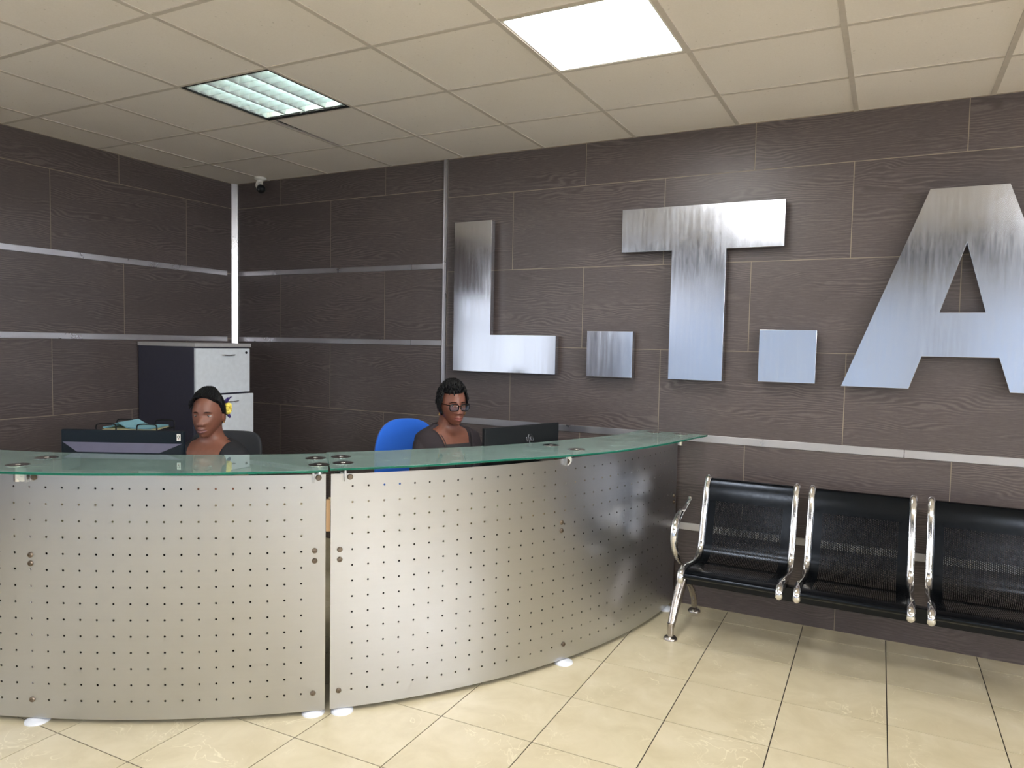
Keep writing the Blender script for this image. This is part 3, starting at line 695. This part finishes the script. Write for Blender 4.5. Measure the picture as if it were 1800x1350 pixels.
# ------------------------------------------------------------------ office chairs
def office_chair(label, x, y, rz, fab, bw, z0, z1, round_top, lean=.05):
    """local +Y is forward"""
    t = thing('office_chair', label, 'office chair', (x, y, 0), rz)
    m = MB()
    for k in range(5):
        a = 2*pi*k/5+.3; m.tube([(0, 0, .085), (.29*cos(a), .29*sin(a), .065)], [.026, .016], 8); m.ellip((.29*cos(a), .29*sin(a), .028), (.018, .027, .027), 12)
    m.build('star_base', BLACK_PL, t)
    m = MB(); m.tube([(0, 0, .08), (0, 0, .40)], .024, 12); m.build('gas_column', BLACK_PL, t)
    m = MB(); m.ellip((0, .02, .425), (.24, .235, .045), 28); m.build('seat', fab, t)
    m = MB(); m.tube([(0, -.10, .40), (0, -.30, .41), (0, -.315, .55), (0, -.30, .75)], .018, 8); m.build('back_support', BLACK_PL, t)
    zc, hz = (z0+z1)/2, (z1-z0)/2; p_ = round_top; m = MB()
    def pill(q, d):
        r2 = sqrt(d.x*d.x+d.z*d.z); k_ = r2/max(1e-6, (abs(d.x)**p_+abs(d.z)**p_)**(1/p_)) if r2 > 1e-6 else 1
        r3 = r2**.6/max(r2, 1e-6) if r2 > 1e-6 else 0
        u, v = d.x*k_*r3, d.z*k_*r3
        return Vector((u*bw, -.27-lean*(v*.5+.5)+.05*u*u+(1 if d.y > 0 else -1)*abs(d.y)**.5*.024, zc+v*hz))
    vs = []; fs = []; n, h = 64, 32
    for i in range(h+1):
        for k in range(n):
            th = pi*i/h; ph = 2*pi*k/n; vs.append(pill(None, Vector((sin(th)*cos(ph), cos(th), sin(th)*sin(ph)))))
    fs = [(i*n+k, (i+1)*n+k, (i+1)*n+(k+1) % n, i*n+(k+1) % n) for i in range(h) for k in range(n)]
    m.add(vs, fs, 0, True); m.build('backrest', fab, t)
    return t

# ------------------------------------------------------------------ people
def g(a, s): return exp(-(a/s)**2)
def sstep(a, b, x): t = min(1, max(0, (x-a)/(b-a))); return t*t*(3-2*t)
def head_map(n, off=0.0, kw={}):
    """unit direction -> head surface; x right, y forward, z up, origin at eye height"""
    x, y, z = n
    W_ = kw.get('w', .0745); H = .124 if z > 0 else .120
    px = W_*x; py = .094*y; pz = H*z
    if z < 0: t = -z; px *= 1-.30*t**2.2; py += .050*t**1.8*(1 if y > -.2 else sstep(-1, -.2, y)); 
    if y > 0: py = py*(1-.10*(1-z*z)*x*x); py += .006*(1-abs(x)) if z < 0 else 0
    if z > 0: py -= .010*z
    f = sstep(.15, .5, y)
    if f > 0:
        X, Z = px, pz
        d = 0
        nz_ = sstep(.004, -.036, Z)*sstep(-.052, -.040, Z)
        d += .0175*nz_*g(X, .0125+.005*nz_)
        for s in (-1, 1):
            d += .0125*g(X-s*.0175, .0085)*g(Z+.041, .0080)
            d -= .0085*g(X-s*.031, .015)*g(Z-.001, .011)
            d += .0035*g(X-s*.032, .018)*g(Z-.021, .007)
            d += .0055*g(X-s*.040, .020)*g(Z+.032, .018)
            d -= .0025*g(X-s*.030, .008)*g(Z+.060, .016)
            d -= .0015*g(X-s*.026, .004)*g(Z+.0715, .004)
        d += .0035*g(X, .05)*g(Z-.055, .03)
        d += .0080*g(X, .021)*g(Z+.0645, .0068)+.0088*g(X, .019)*g(Z+.0805, .0075)-.0035*g(X, .024)*g(Z+.0725, .0025)
        d += .0055*g(X, .030)*g(Z+.072, .022)+.0065*g(X, .020)*g(Z+.108, .014)-.003*g(X, .02)*g(Z+.092, .006)
        py += d*f
    p = Vector((px, py, pz))
    if off: p += Vector((x, y*.95, z)).normalized()*off
    return p
def face_pt(X, Z, kw, off=0.0):
    x, z = X/.0745, Z/.122
    for _ in range(14):
        q = Vector((x, 0, z)); q.y = sqrt(max(.02, 1-x*x-z*z)); p = head_map(q.normalized()[:], kw=kw)
        x += (X-p.x)/.0745*.8; z += (Z-p.z)/.122*.8
    return Vector((X, p.y+off, Z))
def head_grid(n, fn=head_map, **k):
    vs = []; fs = []; h = n//2*1
    for i in range(h+1):
        for j in range(n):
            th = pi*(i+.0001)/(h+.0002); ph = 2*pi*j/n
            d = (sin(th)*cos(ph), sin(th)*sin(ph), cos(th)); vs.append(fn(d, **k))
    for i in range(h):
        for j in range(n): q = (j+1) % n; fs.append((i*n+j, (i+1)*n+j, (i+1)*n+q, i*n+q))
    return vs, fs
TORSO = [(-.70, .175, .125, 0), (-.62, .170, .120, 0), (-.54, .148, .108, .005), (-.46, .145, .108, .008), (-.38, .158, .122, .014), (-.31, .172, .128, .012), (-.25, .186, .112, .004),
         (-.21, .192, .096, -.002), (-.180, .182, .084, -.006), (-.160, .150, .072, -.010), (-.143, .108, .064, -.010), (-.128, .074, .058, -.006), (-.110, .060, .056, 0), (-.08, .055, .055, .008), (-.03, .054, .056, .014), (.02, .050, .055, .015)]
def torso_pts(E, ztop, wk, offf, n=128, m_=90):
    P = catmull([(a, b, c) for a, b, c, d in TORSO], 14); D = catmull([(a, d, 0) for a, b, c, d in TORSO], 14)
    P = [(p.x, p.y*wk, p.z, d.y) for p, d in zip(P, D) if p.x <= ztop]
    vs = []
    for a, hw, hd, yc in P:
        for k in range(n):
            ph = 2*pi*k/n; c, s = cos(ph), sin(ph); e = .85
            x = hw*abs(c)**e*(1 if c > 0 else -1); y = hd*abs(s)**e*(1 if s > 0 else -1)+yc
            if y > yc: y += .014*g(abs(x)-.075, .05)*g(a+.345, .06)     # bust
            o = offf(x, y-yc, a)
            q = Vector((x/hw, y/hd, .0)); q.normalize()
            vs.append((x+q.x*o, y+q.y*o, E+a+(.4*o if a > -.22 else 0)))
    N = len(P); fs = [(i*n+k, i*n+(k+1) % n, (i+1)*n+(k+1) % n, (i+1)*n+k) for i in range(N-1) for k in range(n)]
    fs += [tuple(range(n))[::-1], tuple((N-1)*n+k for k in range(n))]
    return vs, fs
def hand(mb_, wr, s, fw):
    """palm and five curled fingers resting on the keyboard; wr wrist, s side, fw forward dir"""
    wr = Vector(wr); fw = Vector(fw).normalized(); sd = Vector((fw.y, -fw.x, 0))*s   # towards little finger
    R_ = Matrix(((sd.x, fw.x, 0, 0), (sd.y, fw.y, 0, 0), (0, 0, 1, 0), (0, 0, 0, 1)))
    Mx = Matrix.Translation(wr) @ R_
    mb_.ellip((0, .045, .000), (.040, .052, .015), 20, mx=Mx)
    for k, (x, L) in enumerate(((-.029, .070), (-.010, .080), (.010, .074), (.028, .058))):
        a = Vector((x, .085, .004)); b = a+Vector((x*.12, L*.45, .010)); c = b+Vector((0, L*.33, -.012)); d = c+Vector((0, L*.16, -.016))
        for p, q, ra, rb in ((a-Vector((0, .02, .004)), a, .0095, .0092), (a, b, .0092, .0085), (b, c, .0085, .0076), (c, d, .0076, .0068)): mb_.capsule(p, q, ra, rb, 10, mx=Mx)
    a = Vector((-.030, .025, -.002)); b = a+Vector((-.028, .028, -.002)); c = b+Vector((-.006, .028, -.004))
    mb_.capsule(a, b, .0125, .0105, 10, mx=Mx); mb_.capsule(b, c, .0105, .0085, 10, mx=Mx)
def remesh(o, v, sm=4):
    r = o.modifiers.new('remesh', 'REMESH'); r.mode = 'VOXEL'; r.voxel_size = v; r.use_smooth_shade = True
    if sm: s = o.modifiers.new('smooth', 'SMOOTH'); s.factor = .5; s.iterations = sm
def person(label, loc, rz, E, skin, lipm, kw):
    t = thing('person', label, 'person', (loc[0], loc[1], 0), rz)
    wk = kw.get('wk', 1); HY = kw.get('hy', .025)
    Hm = Matrix.Translation((0, HY, E)) @ Matrix.Rotation(kw.get('turn', 0), 4, 'Z') @ Matrix.Rotation(kw.get('pitch', 0), 4, 'X') @ Matrix.Scale(kw.get('hs', 1), 4)
    hk = dict(kw=kw)
    # body: one continuous surface
    b = MB(); vs, fs = head_grid(128, **hk); b.add(vs, fs, mx=Hm)
    for s in (-1, 1):   # ears
        b.ellip((s*.076, -.012, -.020), (.010, .020, .033), 16, mx=Hm); b.tube([Vector((s*(.077+.004*cos(a_)), -.014+.016*cos(a_), -.018+.029*sin(a_))) for a_ in [2*pi*k/14 for k in range(14)]], .0042, 8, closed=True, mx=Hm)
    vs, fs = torso_pts(E, .02, wk, lambda x, y, a: 0); b.add(vs, fs)
    J = {}
    for s in (-1, 1):
        sh, el, wr = (s*.168*wk, -.005, E-.225), (s*kw.get('elx', .235), .06, .775 if E < 1.3 else .8), (s*.105, .315, .800)
        J[s] = (sh, el, wr); b.capsule(sh, el, .046, .037); b.capsule(el, wr, .037, .0235); hand(b, wr, s, (-s*.25, 1, 0))
        hp, kn, an = (s*.085, .02, .52), (s*.105, .40, .50), (s*.11, .36, .10)
        b.capsule(hp, kn, .082, .058); b.capsule(kn, an, .052, .034); b.capsule((s*.11, .34, .045), (s*.12, .50, .035), .032, .026)
    o = b.build('body', skin, t, norm=False); remesh(o, .0036, 3)
    # eyes, lids
    for s in (-1, 1):
        c = face_pt(s*.0315, 0, kw); c = Vector((s*.0315, c.y-.0088, .0))
        m = MB(); m.ellip(c, (.0150, .0115, .0118), 20, mx=Hm); e = m.build('eye', EYEW, t, norm=False)
        gz = kw.get('gaze', (0, -.25)); dn = Vector((gz[0], 1, gz[1])).normalized()
        m = MB(); m.ellip(c+dn*.0094, (.0056, .0050, .0056), 16, mx=Hm); m.build('iris', IRIS, e, norm=False)
        lid = kw.get('lid', .25); m = MB()
        def shell(q, d, c=c, lid=lid):
            return c+Vector((d.x*.0150, d.y*.0142, max(d.z, lid)*.0135)) if d.z > lid-.3 else c+Vector((d.x*.0150, d.y*.0142, lid*.0135))
        vs = []; fs = []; n = 20
        for i in range(7):
            el_ = lid+(1.05-lid)*i/6; el_ = min(el_, .999); rr = sqrt(max(0, 1-el_*el_))
            for k in range(n): a_ = pi*k/(n-1); vs.append(c+Vector((rr*cos(a_)*.0182, rr*sin(a_)*.0136, el_*.0132)))
        fs = [(i*n+k, i*n+k+1, (i+1)*n+k+1, (i+1)*n+k) for i in range(6) for k in range(n-1)]
        m.add(vs, fs, 0, True, mx=Hm); ld = m.build('eyelid', skin, t, solid=.0012)
        rr = sqrt(1-lid*lid); m = MB(); m.tube([c+Vector((rr*cos(a_)*.0186, rr*sin(a_)*.0146, lid*.0132-.0006)) for a_ in [pi*(.06+.88*k/9) for k in range(10)]], [.0006]+[.0012]*8+[.0006], 6, mx=Hm); m.build('lashes', BROW, ld)
        vs = []
        for i in range(4):
            el_ = -.52-.45*i/3; rr = sqrt(1-el_*el_)
            for k in range(n): a_ = pi*k/(n-1); vs.append(c+Vector((rr*cos(a_)*.0182, rr*sin(a_)*.0136, el_*.0130)))
        m = MB(); m.add(vs, [(i*n+k, i*n+k+1, (i+1)*n+k+1, (i+1)*n+k) for i in range(3) for k in range(n-1)], 0, True, mx=Hm); m.build('eyelid', skin, t, solid=.0012)
        m = MB(); pts = []     # brow follows the forehead
        for k in range(8):
            u = k/7; X = s*(.014+.036*u); Z = .0180+.0045*sin(pi*min(1, u*1.15))-.004*u
            pts.append(face_pt(X, Z, kw, -.0004))
        m.tube(pts, [.0018, .0028, .0032, .0032, .0029, .0024, .0018, .0008], 8, flat=1, mx=Hm, caps=True); m.build('eyebrow', BROW, t)
    # lips: patch of the head surface
    n = 360; vs = []; cell = {}
    m = MB(); NX, NZ = 36, 16
    for j in range(NZ+1):
        for i in range(NX+1):
            u = -1+2*i/NX; v = -1+2*j/NZ
            up = .0105*(1-abs(u)**2.2)*(1-.18*g(u, .16)); lo = .0130*(1-abs(u)**2.4)
            X = u*.0290; Z = -.0725+(v*up if v > 0 else v*lo)+.0020*kw.get('smile', 0)*u*u*2
            m.v.append(tuple(Hm @ face_pt(X, Z, kw, .0012-.003*max(0, abs(u)-.8)+.0010*(1-u*u)*abs(v)*(1-abs(v))*4)))
    m.f = [[j*(NX+1)+i, j*(NX+1)+i+1, (j+1)*(NX+1)+i+1, (j+1)*(NX+1)+i] for j in range(NZ) for i in range(NX)]; m.mi = [0]*len(m.f); m.sm = [True]*len(m.f)
    lp = m.build('lips', lipm, t)
    m = MB(); pts = []
    for k in range(9):
        u = -1+2*k/8; X = u*.0245; Z = -.0727+.0040*kw.get('smile', 0)*u*u
        pts.append(face_pt(X, Z, kw, .0012))
    m.tube(pts, [.0004]+[.0009]*7+[.0004], 6, mx=Hm); m.build('lip_line', BROW, lp)
    # nostrils
    for s in (-1, 1):
        m = MB(); m.ellip((s*.0075, face_pt(s*.0075, -.0465, kw).y-.0015, -.0475), (.0032, .0035, .002), 10, mx=Hm); m.build('nostril', BROW, t, norm=False)
    # clothing: arms, torso, legs
    c = MB(); vs, fs = torso_pts(E, -.085, wk, kw['top']); c.add(vs, fs)
    for s in (-1, 1):
        sh, el, wr = map(Vector, J[s]); k_ = kw['sleeve']
        if k_ <= 1: c.capsule(sh, sh+(el-sh)*k_, .053, .049); c.tube([sh+(el-sh)*(k_*.9), sh+(el-sh)*(k_+.08)], [.050, .051], 20)
        else: c.capsule(sh, el, .056, .047); c.capsule(el, el+(wr-el)*(k_-1), .047, .035)
    o = c.build(kw['topname'], kw['topmat'], t, norm=False, label=kw['toplabel']); remesh(o, .0042, 2)
    if 'inner' in kw:
        c = MB(); vs, fs = torso_pts(E, -.085, wk, kw['inner']); c.add(vs, fs); o = c.build('blouse', INNER, t, norm=False); remesh(o, .0042, 1)
    c = MB()
    for s in (-1, 1):
        hp, kn, an = (s*.085, .02, .52), (s*.105, .40, .50), (s*.11, .36, .10)
        c.capsule(hp, kn, .090, .066); c.capsule(kn, an, .062, .048)
    c.ellip((0, 0, .52), (.18*wk, .13, .085), 24)
    o = c.build('trousers', TROUSERS, t, norm=False); remesh(o, .007, 3)
    for s in (-1, 1):
        m = MB(); m.capsule((s*.11, .335, .045), (s*.12, .50, .036), .040, .034, 16); m.build('shoe', SHOE, t, norm=False)
    return t, Hm
def w1_top(x, y, a):
    if y > 0 and a > -.30:
        lim = -.295+.13*min(1.5, abs(x)/.096)**4
        return .008-.016*sstep(-.008, .008, a-lim)
    if a > -.145: return .009-.018*sstep(-.004, .006, a+.135)
    return .009
W1 = Vector((-3.045, 2.545))
woman1, H1 = person('woman in a scoop neck black top seated behind the left monitor, looking down', W1, radians(-74-90), 1.147, SKIN1, LIP1,
    dict(w=.0765, top=w1_top, topname='black_top', topmat=TOP_BLACK, toplabel='black scoop neck top', sleeve=.42, pitch=radians(-7), turn=radians(12), lid=.40, gaze=(0, -.42), hy=.03, wk=.88, hs=.945, elx=.20))
# braided hair: close cap with ridges, rolled front bang
def hair_fn(region, amp, freq=0):
    def fn(d, kw={}):
        x, y, z = d; r = region(x, y, z)
        p = head_map(d, kw=kw, off=-.004+(amp+.004)*r)
        return p
    return fn
def region1(x, y, z):
    line = .74-.42*x*x-.75*max(0, -y)-.38*sstep(.35, .0, y)
    return sstep(line-.04, line+.05, z) if y > -.55 else sstep(-.72, -.55, z)
m = MB(); vs, fs = head_grid(120, fn=hair_fn(region1, .010), kw=dict(w=.0765)); m.add(vs, fs, mx=H1)
hair1 = m.build('hair', HAIR, woman1, norm=False, label='black braided hair pinned up')
random.seed(3)
m = MB()
def on_head(d, off, kw=dict(w=.0765)): return head_map(Vector(d).normalized()[:], off=off, kw=kw)
for k in range(26):     # thin twists running back over the cap
    a = -1.25+2.5*k/25; pts = []
    for q in range(12):
        u = q/11; d = Vector((sin(a)*cos(u*1.9-.15)*1.0, cos(u*2.0+.62)*cos(a)*.9, sin(u*1.75+.84-.25*a*a)*cos(a*.55)+.05))
        pts.append(on_head(d, .012+.0015*sin(q*2.2+k)))
    m.tube(pts, [.0045+.0012*(q % 2) for q in range(12)], 7, mx=H1)
for k in range(8):      # rolled bang swept to the viewer's left (her right)
    z0 = .70+.03*k; pts = []
    for q in range(9):
        u = q/8; d = Vector((.12+.62*u, .74-.14*u, z0+.06*sin(pi*u)-.46*u*u)); pts.append(on_head(d, .013+.008*sin(pi*min(1, u+.2))+.004*u))
    m.tube(pts, [.0055+.0013*((q+k) % 2) for q in range(8)]+[.003], 7, mx=H1)
for k in range(5): m.ellip(on_head((.66, .52, .34+.03*k), .016), (.010, .010, .011), 10, mx=H1)
for k in range(70):     # pinned knot at the back
    a, b2 = ran(pi), ran(1); c0 = on_head((-.05, -1, .12), .02); d = Vector((sin(a), -.6-.5*random.random(), cos(a))).normalized()*.030
    p = c0+d; m.tube([p, p+Vector((ran(.012), ran(.010), ran(.012))), p+Vector((ran(.018), ran(.012), ran(.018)))], [.005, .005, .003], 6, mx=H1)
m.build('braids', HAIR, hair1)
def scrunch(c, r1, r2, n, mat_, name, squash=(1, 1, 1), lab=None):
    m = MB(); pts = []
    for k in range(n): a = 2*pi*k/n; pts.append(Vector(c)+Vector((0, cos(a)*r1*squash[1], sin(a)*r1*squash[2])))
    m.tube(pts, [r2*(1+.28*sin(k*2.4)) for k in range(n)], 10, closed=True, mx=H1); return m.build(name, mat_, woman1, label=lab) if lab else m.build(name, mat_, woman1)
cS = on_head((-.72, -.70, .05), .026)
scrunch(cS, .015, .0125, 30, YELLOW, 'scrunchie', (1, 1, 1.2), 'yellow hair scrunchie')
cS2 = cS+Vector((.008, .0, .036)); m = MB()
for k in range(7): a = k*.9; m.tube([cS2, cS2+Vector((-.010*sin(a), -.020*cos(a), .012+.010*sin(k)))], [.010, .005], 8, mx=H1)
m.tube([cS2, cS2+Vector((-.012, -.028, .020)), cS2+Vector((-.014, -.044, .018))], [.006, .003, .002], 6, mx=H1)
m.build('hair_bow', PURPLE, woman1, label='dark purple hair ribbon above the scrunchie'); m = MB()
for k in range(4): m.tube([cS+Vector((.004, 0, -.030)), cS+Vector((-.004*k, -.012+.008*k, -.046))], [.010, .006], 8, mx=H1)
m.build('hair_bow', PURPLE, woman1, label='dark purple hair ribbon below the scrunchie')
m = MB(); m.ellip((-.080, .000, -.050), (.0042, .0042, .0042), 10, mx=H1); m.build('earring', GOLD, woman1, norm=False)
m = MB(); m.ellip((.080, .000, -.050), (.0042, .0042, .0042), 10, mx=H1); m.build('earring', GOLD, woman1, norm=False)

def w2_jacket(x, y, a):
    o = .020
    if y > 0 and a > -.45:
        lim = .020+(a+.44)*.27; return o-.034*sstep(.008, -.008, abs(x)-lim)
    if a > -.13: return o-.030*sstep(-.004, .006, a+.118)
    return o
def torso_front(x, a, E, wk, o):
    for p, q in zip(TORSO, TORSO[1:]):
        if p[0] <= a <= q[0]:
            u = (a-p[0])/(q[0]-p[0]); hw, hd, yc = [p[i]+(q[i]-p[i])*u for i in (1, 2, 3)]; hw *= wk; break
    c = min(.98, (abs(x)/hw)**(1/.85)); y = hd*sqrt(1-c*c)**.85+yc+.014*g(abs(x)-.075, .05)*g(a+.345, .06)
    return Vector((x, y+o, E+a+(.4*o if a > -.22 else 0)))
def w2_inner(x, y, a):
    return .006-.016*sstep(-.005, .005, a+.215)
W2 = Vector((-2.20, 3.420))
woman2, H2 = person('smiling woman with glasses and charcoal jacket seated behind the right monitor', W2, radians(-24-90), 1.186, SKIN2, LIP2,
    dict(w=.073, top=w2_jacket, topname='jacket', topmat=JACKET, toplabel='charcoal brown collarless jacket', sleeve=1.93, pitch=radians(-5), lid=.35, gaze=(.05, -.30), hy=.04, turn=radians(-10), hs=.955, inner=w2_inner, wk=.93, smile=1))
for s in (-1, 1):
    m = MB(); m.tube([torso_front(s*(.024+(a+.44)*.27), a, 1.186, .93, .020) for a in [-.43+.02*k for k in range(14)]], .0022, 8); m.build('lapel_edge', SEAM, woman2)
def region2(x, y, z):
    line = .56-.05*x
    if y < .30: line = .56-1.05*sstep(.30, .02, y)
    if y < -.1: line = -.49-.25*sstep(-.1, -.6, y)
    return sstep(line-.05, line+.04, z)
m = MB(); vs, fs = head_grid(120, fn=hair_fn(region2, .009), kw=dict(w=.073)); m.add(vs, fs, mx=H2)
hair2 = m.build('hair', HAIR, woman2, norm=False, label='short layered black hair')
m = MB(); random.seed(11)
for k in range(420):     # short layered locks lying over the cap
    th = random.uniform(-pi, pi); el = random.uniform(-.1, 1.45); d = Vector((cos(el)*sin(th), cos(el)*cos(th), sin(el)))
    if region2(*d) < .9 and d.z < .5: continue
    if d.y > .3 and d.z < .58: continue
    crown = Vector((-.1, -.35, 1)).normalized(); tdir = (d-crown*d.dot(crown)).normalized()*.9+Vector((ran(.5), ran(.3), ran(.5)))
    tdir.normalize(); L = random.uniform(.25, .55); pts = []
    for q in range(5):
        u = q/4; e = (d+tdir*L*u); pts.append(on_head(e, .008+.009*sin(pi*(u*.75+.2))+random.uniform(0, .004), dict(w=.073)))
    if pts[-1].y > .05 and pts[-1].z < .052: continue
    m.tube(pts, [.003, .0052, .0050, .0036, .0012], 6, mx=H2)
for s in (-1, 1):        # side locks in front of the ears
    for k in range(16):
        y0 = .30-.035*k; pts = [on_head((s*(.80+.01*k), y0, .50-.11*q-(.01*k if q else 0)), .012+.002*sin(q+k), dict(w=.073)) for q in range(8)]
        if k < 5: pts = pts[:5+k//2]
        m.tube(pts, [.005]*(len(pts)-1)+[.0015], 6, mx=H2)
m.build('hair_locks', HAIR, hair2)
# spectacles
gl = MB(); front = .0; fy = head_map(Vector((0, 1, 0)).normalized()[:], kw=dict(w=.073)).y+.013
def rrect(cx, cz, hw, hh, n=28, e=3.2):
    return [Vector((cx+hw*abs(cos(a))**(2/e)*(1 if cos(a) > 0 else -1), fy-.35*abs(cx+hw*cos(a))**1.6*1.0, cz+hh*abs(sin(a))**(2/e)*(1 if sin(a) > 0 else -1)-(.0015*(sin(a) < 0)))) for a in [2*pi*k/n for k in range(n)]]
for s in (-1, 1): gl.tube(rrect(s*.0335, -.006, .0265, .0185), .0029, 8, closed=True, mx=H2)
gl.tube([(-.009, fy, .001), (0, fy+.002, .003), (.009, fy, .001)], .0022, 8, mx=H2)
for s in (-1, 1): gl.tube([(s*.0600, fy-.006, .006), (s*.070, fy-.016, .006), (s*.078, .03, .005), (s*.080, -.01, .002), (s*.078, -.030, -.012)], [.003, .0026, .002, .002, .002], 8, mx=H2)
gl.tube([(s_ * .001, fy, .0) for s_ in (0, 1)], .0001, 4, mx=H2)
g_ = gl.build('glasses', FRAME_BLK, woman2, label='black framed glasses')
for s in (-1, 1):
    m = MB(); P_ = rrect(s*.0335, -.006, .0258, .0178); cc = sum(P_, Vector())/len(P_); cc.y += .0015
    m.add(P_+[cc], [(k, (k+1) % len(P_), len(P_)) for k in range(len(P_))], 0, True, mx=H2); m.build('lens', LENS, g_, solid=.001)
for s in (-1, 1):
    m = MB(); m.tube([(s*.080, .002+.003*0+.0075*cos(a)*.6, -.060+.0095*sin(a)) for a in [2*pi*k/16 for k in range(16)]], .0016, 8, closed=True, mx=H2); m.build('earring', GOLD, woman2, label='small gold hoop')
f1 = Vector((cos(radians(-74)), sin(radians(-74)))); p1 = W1+f1*.37; keyboard(p1.x, p1.y, radians(-74-90)+pi, 'black keyboard on the left counter desk under the hands of the woman in black top')
f2 = Vector((cos(radians(-24)), sin(radians(-24)))); p2 = W2+f2*.37; keyboard(p2.x, p2.y, radians(-24-90)+pi, 'black keyboard on the right counter desk under the hands of the woman with glasses')
office_chair('charcoal mesh office chair behind the woman in black top', W1.x-.07, W1.y+.01, radians(-64-90), MESH_FAB, .20, .56, 1.012, 6)
office_chair('bright blue fabric office chair behind the woman with glasses', W2.x-.145, W2.y-.045, radians(-37-90), BLUE_FAB, .205, .52, 1.062, 2.7)

# ------------------------------------------------------------------ waiting bench
t = thing('waiting_bench', 'black perforated steel three-seat waiting bench with chrome frames along the dark wall', 'bench', (-.15, 3.9, 0))
OB = Vector(t.location)
def Bb(m, *a, **k):
    m.v = [tuple(Vector(p)-OB) for p in m.v]; par = a[2] if len(a) > 2 else t; return m.build(a[0], a[1], par, **k)
prof = catmull([(0, 3.575, .372), (0, 3.562, .385), (0, 3.572, .400), (0, 3.63, .412), (0, 3.74, .398), (0, 3.84, .386), (0, 3.91, .390), (0, 3.955, .415), (0, 3.98, .455), (0, 4.005, .54), (0, 4.045, .67), (0, 4.070, .74), (0, 4.095, .785), (0, 4.115, .795), (0, 4.125, .785)], 5)
L = [0]
for a, b in zip(prof, prof[1:]): L.append(L[-1]+(b-a).length)
def seat(k):
    x0 = -.925+.54*k; x1 = x0+.487; xs = [x0+.012+(x1-x0-.024)*q/6 for q in range(7)]; m = MB(); n = len(prof)
    for i, p in enumerate(prof):
        for x in xs: m.v.append((x, p.y, p.z))
    W7 = 7
    for i in range(n-1):
        for q in range(6):
            m.uv[len(m.f)] = [(xs[a]-xs[0], L[b]) for a, b in ((q, i), (q+1, i), (q+1, i+1), (q, i+1))]
            m.f.append([i*W7+q, i*W7+q+1, (i+1)*W7+q+1, (i+1)*W7+q]); m.mi.append(0); m.sm.append(True)
    s = Bb(m, 'seat', PERF, norm=False, label='perforated black steel seat and back', solid=.0)
    for x in (x0+.012, x1-.012):
        m = MB(); P_ = [Vector((x, p.y-.003, p.z+.003)) for p in prof if p.y > 3.60][:-4]
        P_ = catmull([Vector((x, 3.556, .360)), Vector((x, 3.553, .382)), Vector((x, 3.570, .404)), P_[0]], 4)[:-1]+P_
        m.tube(P_, .0165, 14, flat=.62, up=(1, 0, 0)) if False else m.tube(P_, [.012]+[.015]*(len(P_)-2)+[.013], 16, flat=1.15, up=(1, 0, 0))
        m.ellip((x, 3.555, .366), (.0145, .012, .015), 16); m.ellip((x, 4.100, .792), (.016, .012, .012), 16)
        Bb(m, 'side_frame', CHROME, s, label='chrome side frame', angle=60)
    return s
for k in range(3): seat(k)
m = MB(); m.box((-.13, 3.85, .300), (1.64, .045, .072)); Bb(m, 'beam', BLACKSTEEL, bevel=.004)
for k in range(3):
    for x in (-.925+.54*k+.03, -.925+.54*k+.457):
        m = MB(); m.box((x, 3.85, .355), (.035, .12, .05)); Bb(m, 'seat_mount', BLACKSTEEL, bevel=.003)
for s, x in ((-1, -.985), (1, .695)):
    m = MB()
    m.tube(catmull([(x+.02*-s, 3.85, .335), (x+.012*-s, 3.85, .29), (x, 3.80, .21), (x+.006*s, 3.72, .09), (x+.008*s, 3.705, .05)], 6), [.024, .025, .026, .027, .027, .027, .027, .028, .029, .029, .029, .028, .027, .026, .025, .023, .022, .021, .020, .019, .018, .017, .016, .015, .015], 14)
    m.tube(catmull([(x+.012*-s, 3.86, .27), (x, 3.93, .25), (x, 4.05, .19), (x, 4.15, .09), (x, 4.17, .03)], 6), [.020]*10+[.019]*8+[.017]*7, 14)
    lg = Bb(m, 'leg', OLDCHROME, label='tarnished chrome leg', angle=60)
    m = MB(); m.tube([(x+.008*s, 3.703, .085), (x+.008*s, 3.703, .012)], [.017, .0165], 16); m.lathe([(.036, 0), (.036, .006), (.028, .016), (.015, .020)], (x+.008*s, 3.703, 0), 24)
    m.lathe([(.036, 0), (.036, .006), (.028, .016), (.015, .022)], (x, 4.17, 0), 24); Bb(m, 'foot', OLDCHROME, lg, angle=50)
    xa = x+.005*s; m = MB()
    P_ = catmull([(xa-.03*s*-0, 3.87, .36), (xa, 3.83, .385), (xa, 3.74, .45), (xa, 3.70, .53), (xa, 3.725, .605), (xa, 3.80, .640), (xa, 3.90, .650), (xa, 3.985, .672), (xa, 4.01, .69)], 6)
    m.tube(P_, [.012+.008*sin(pi*min(1, k/ (len(P_)-1)*1.25)) for k in range(len(P_)-8)]+[.012+.0*k for k in range(8)], 14)
    Bb(m, 'armrest', CHROME, label='curved chrome armrest', angle=60)
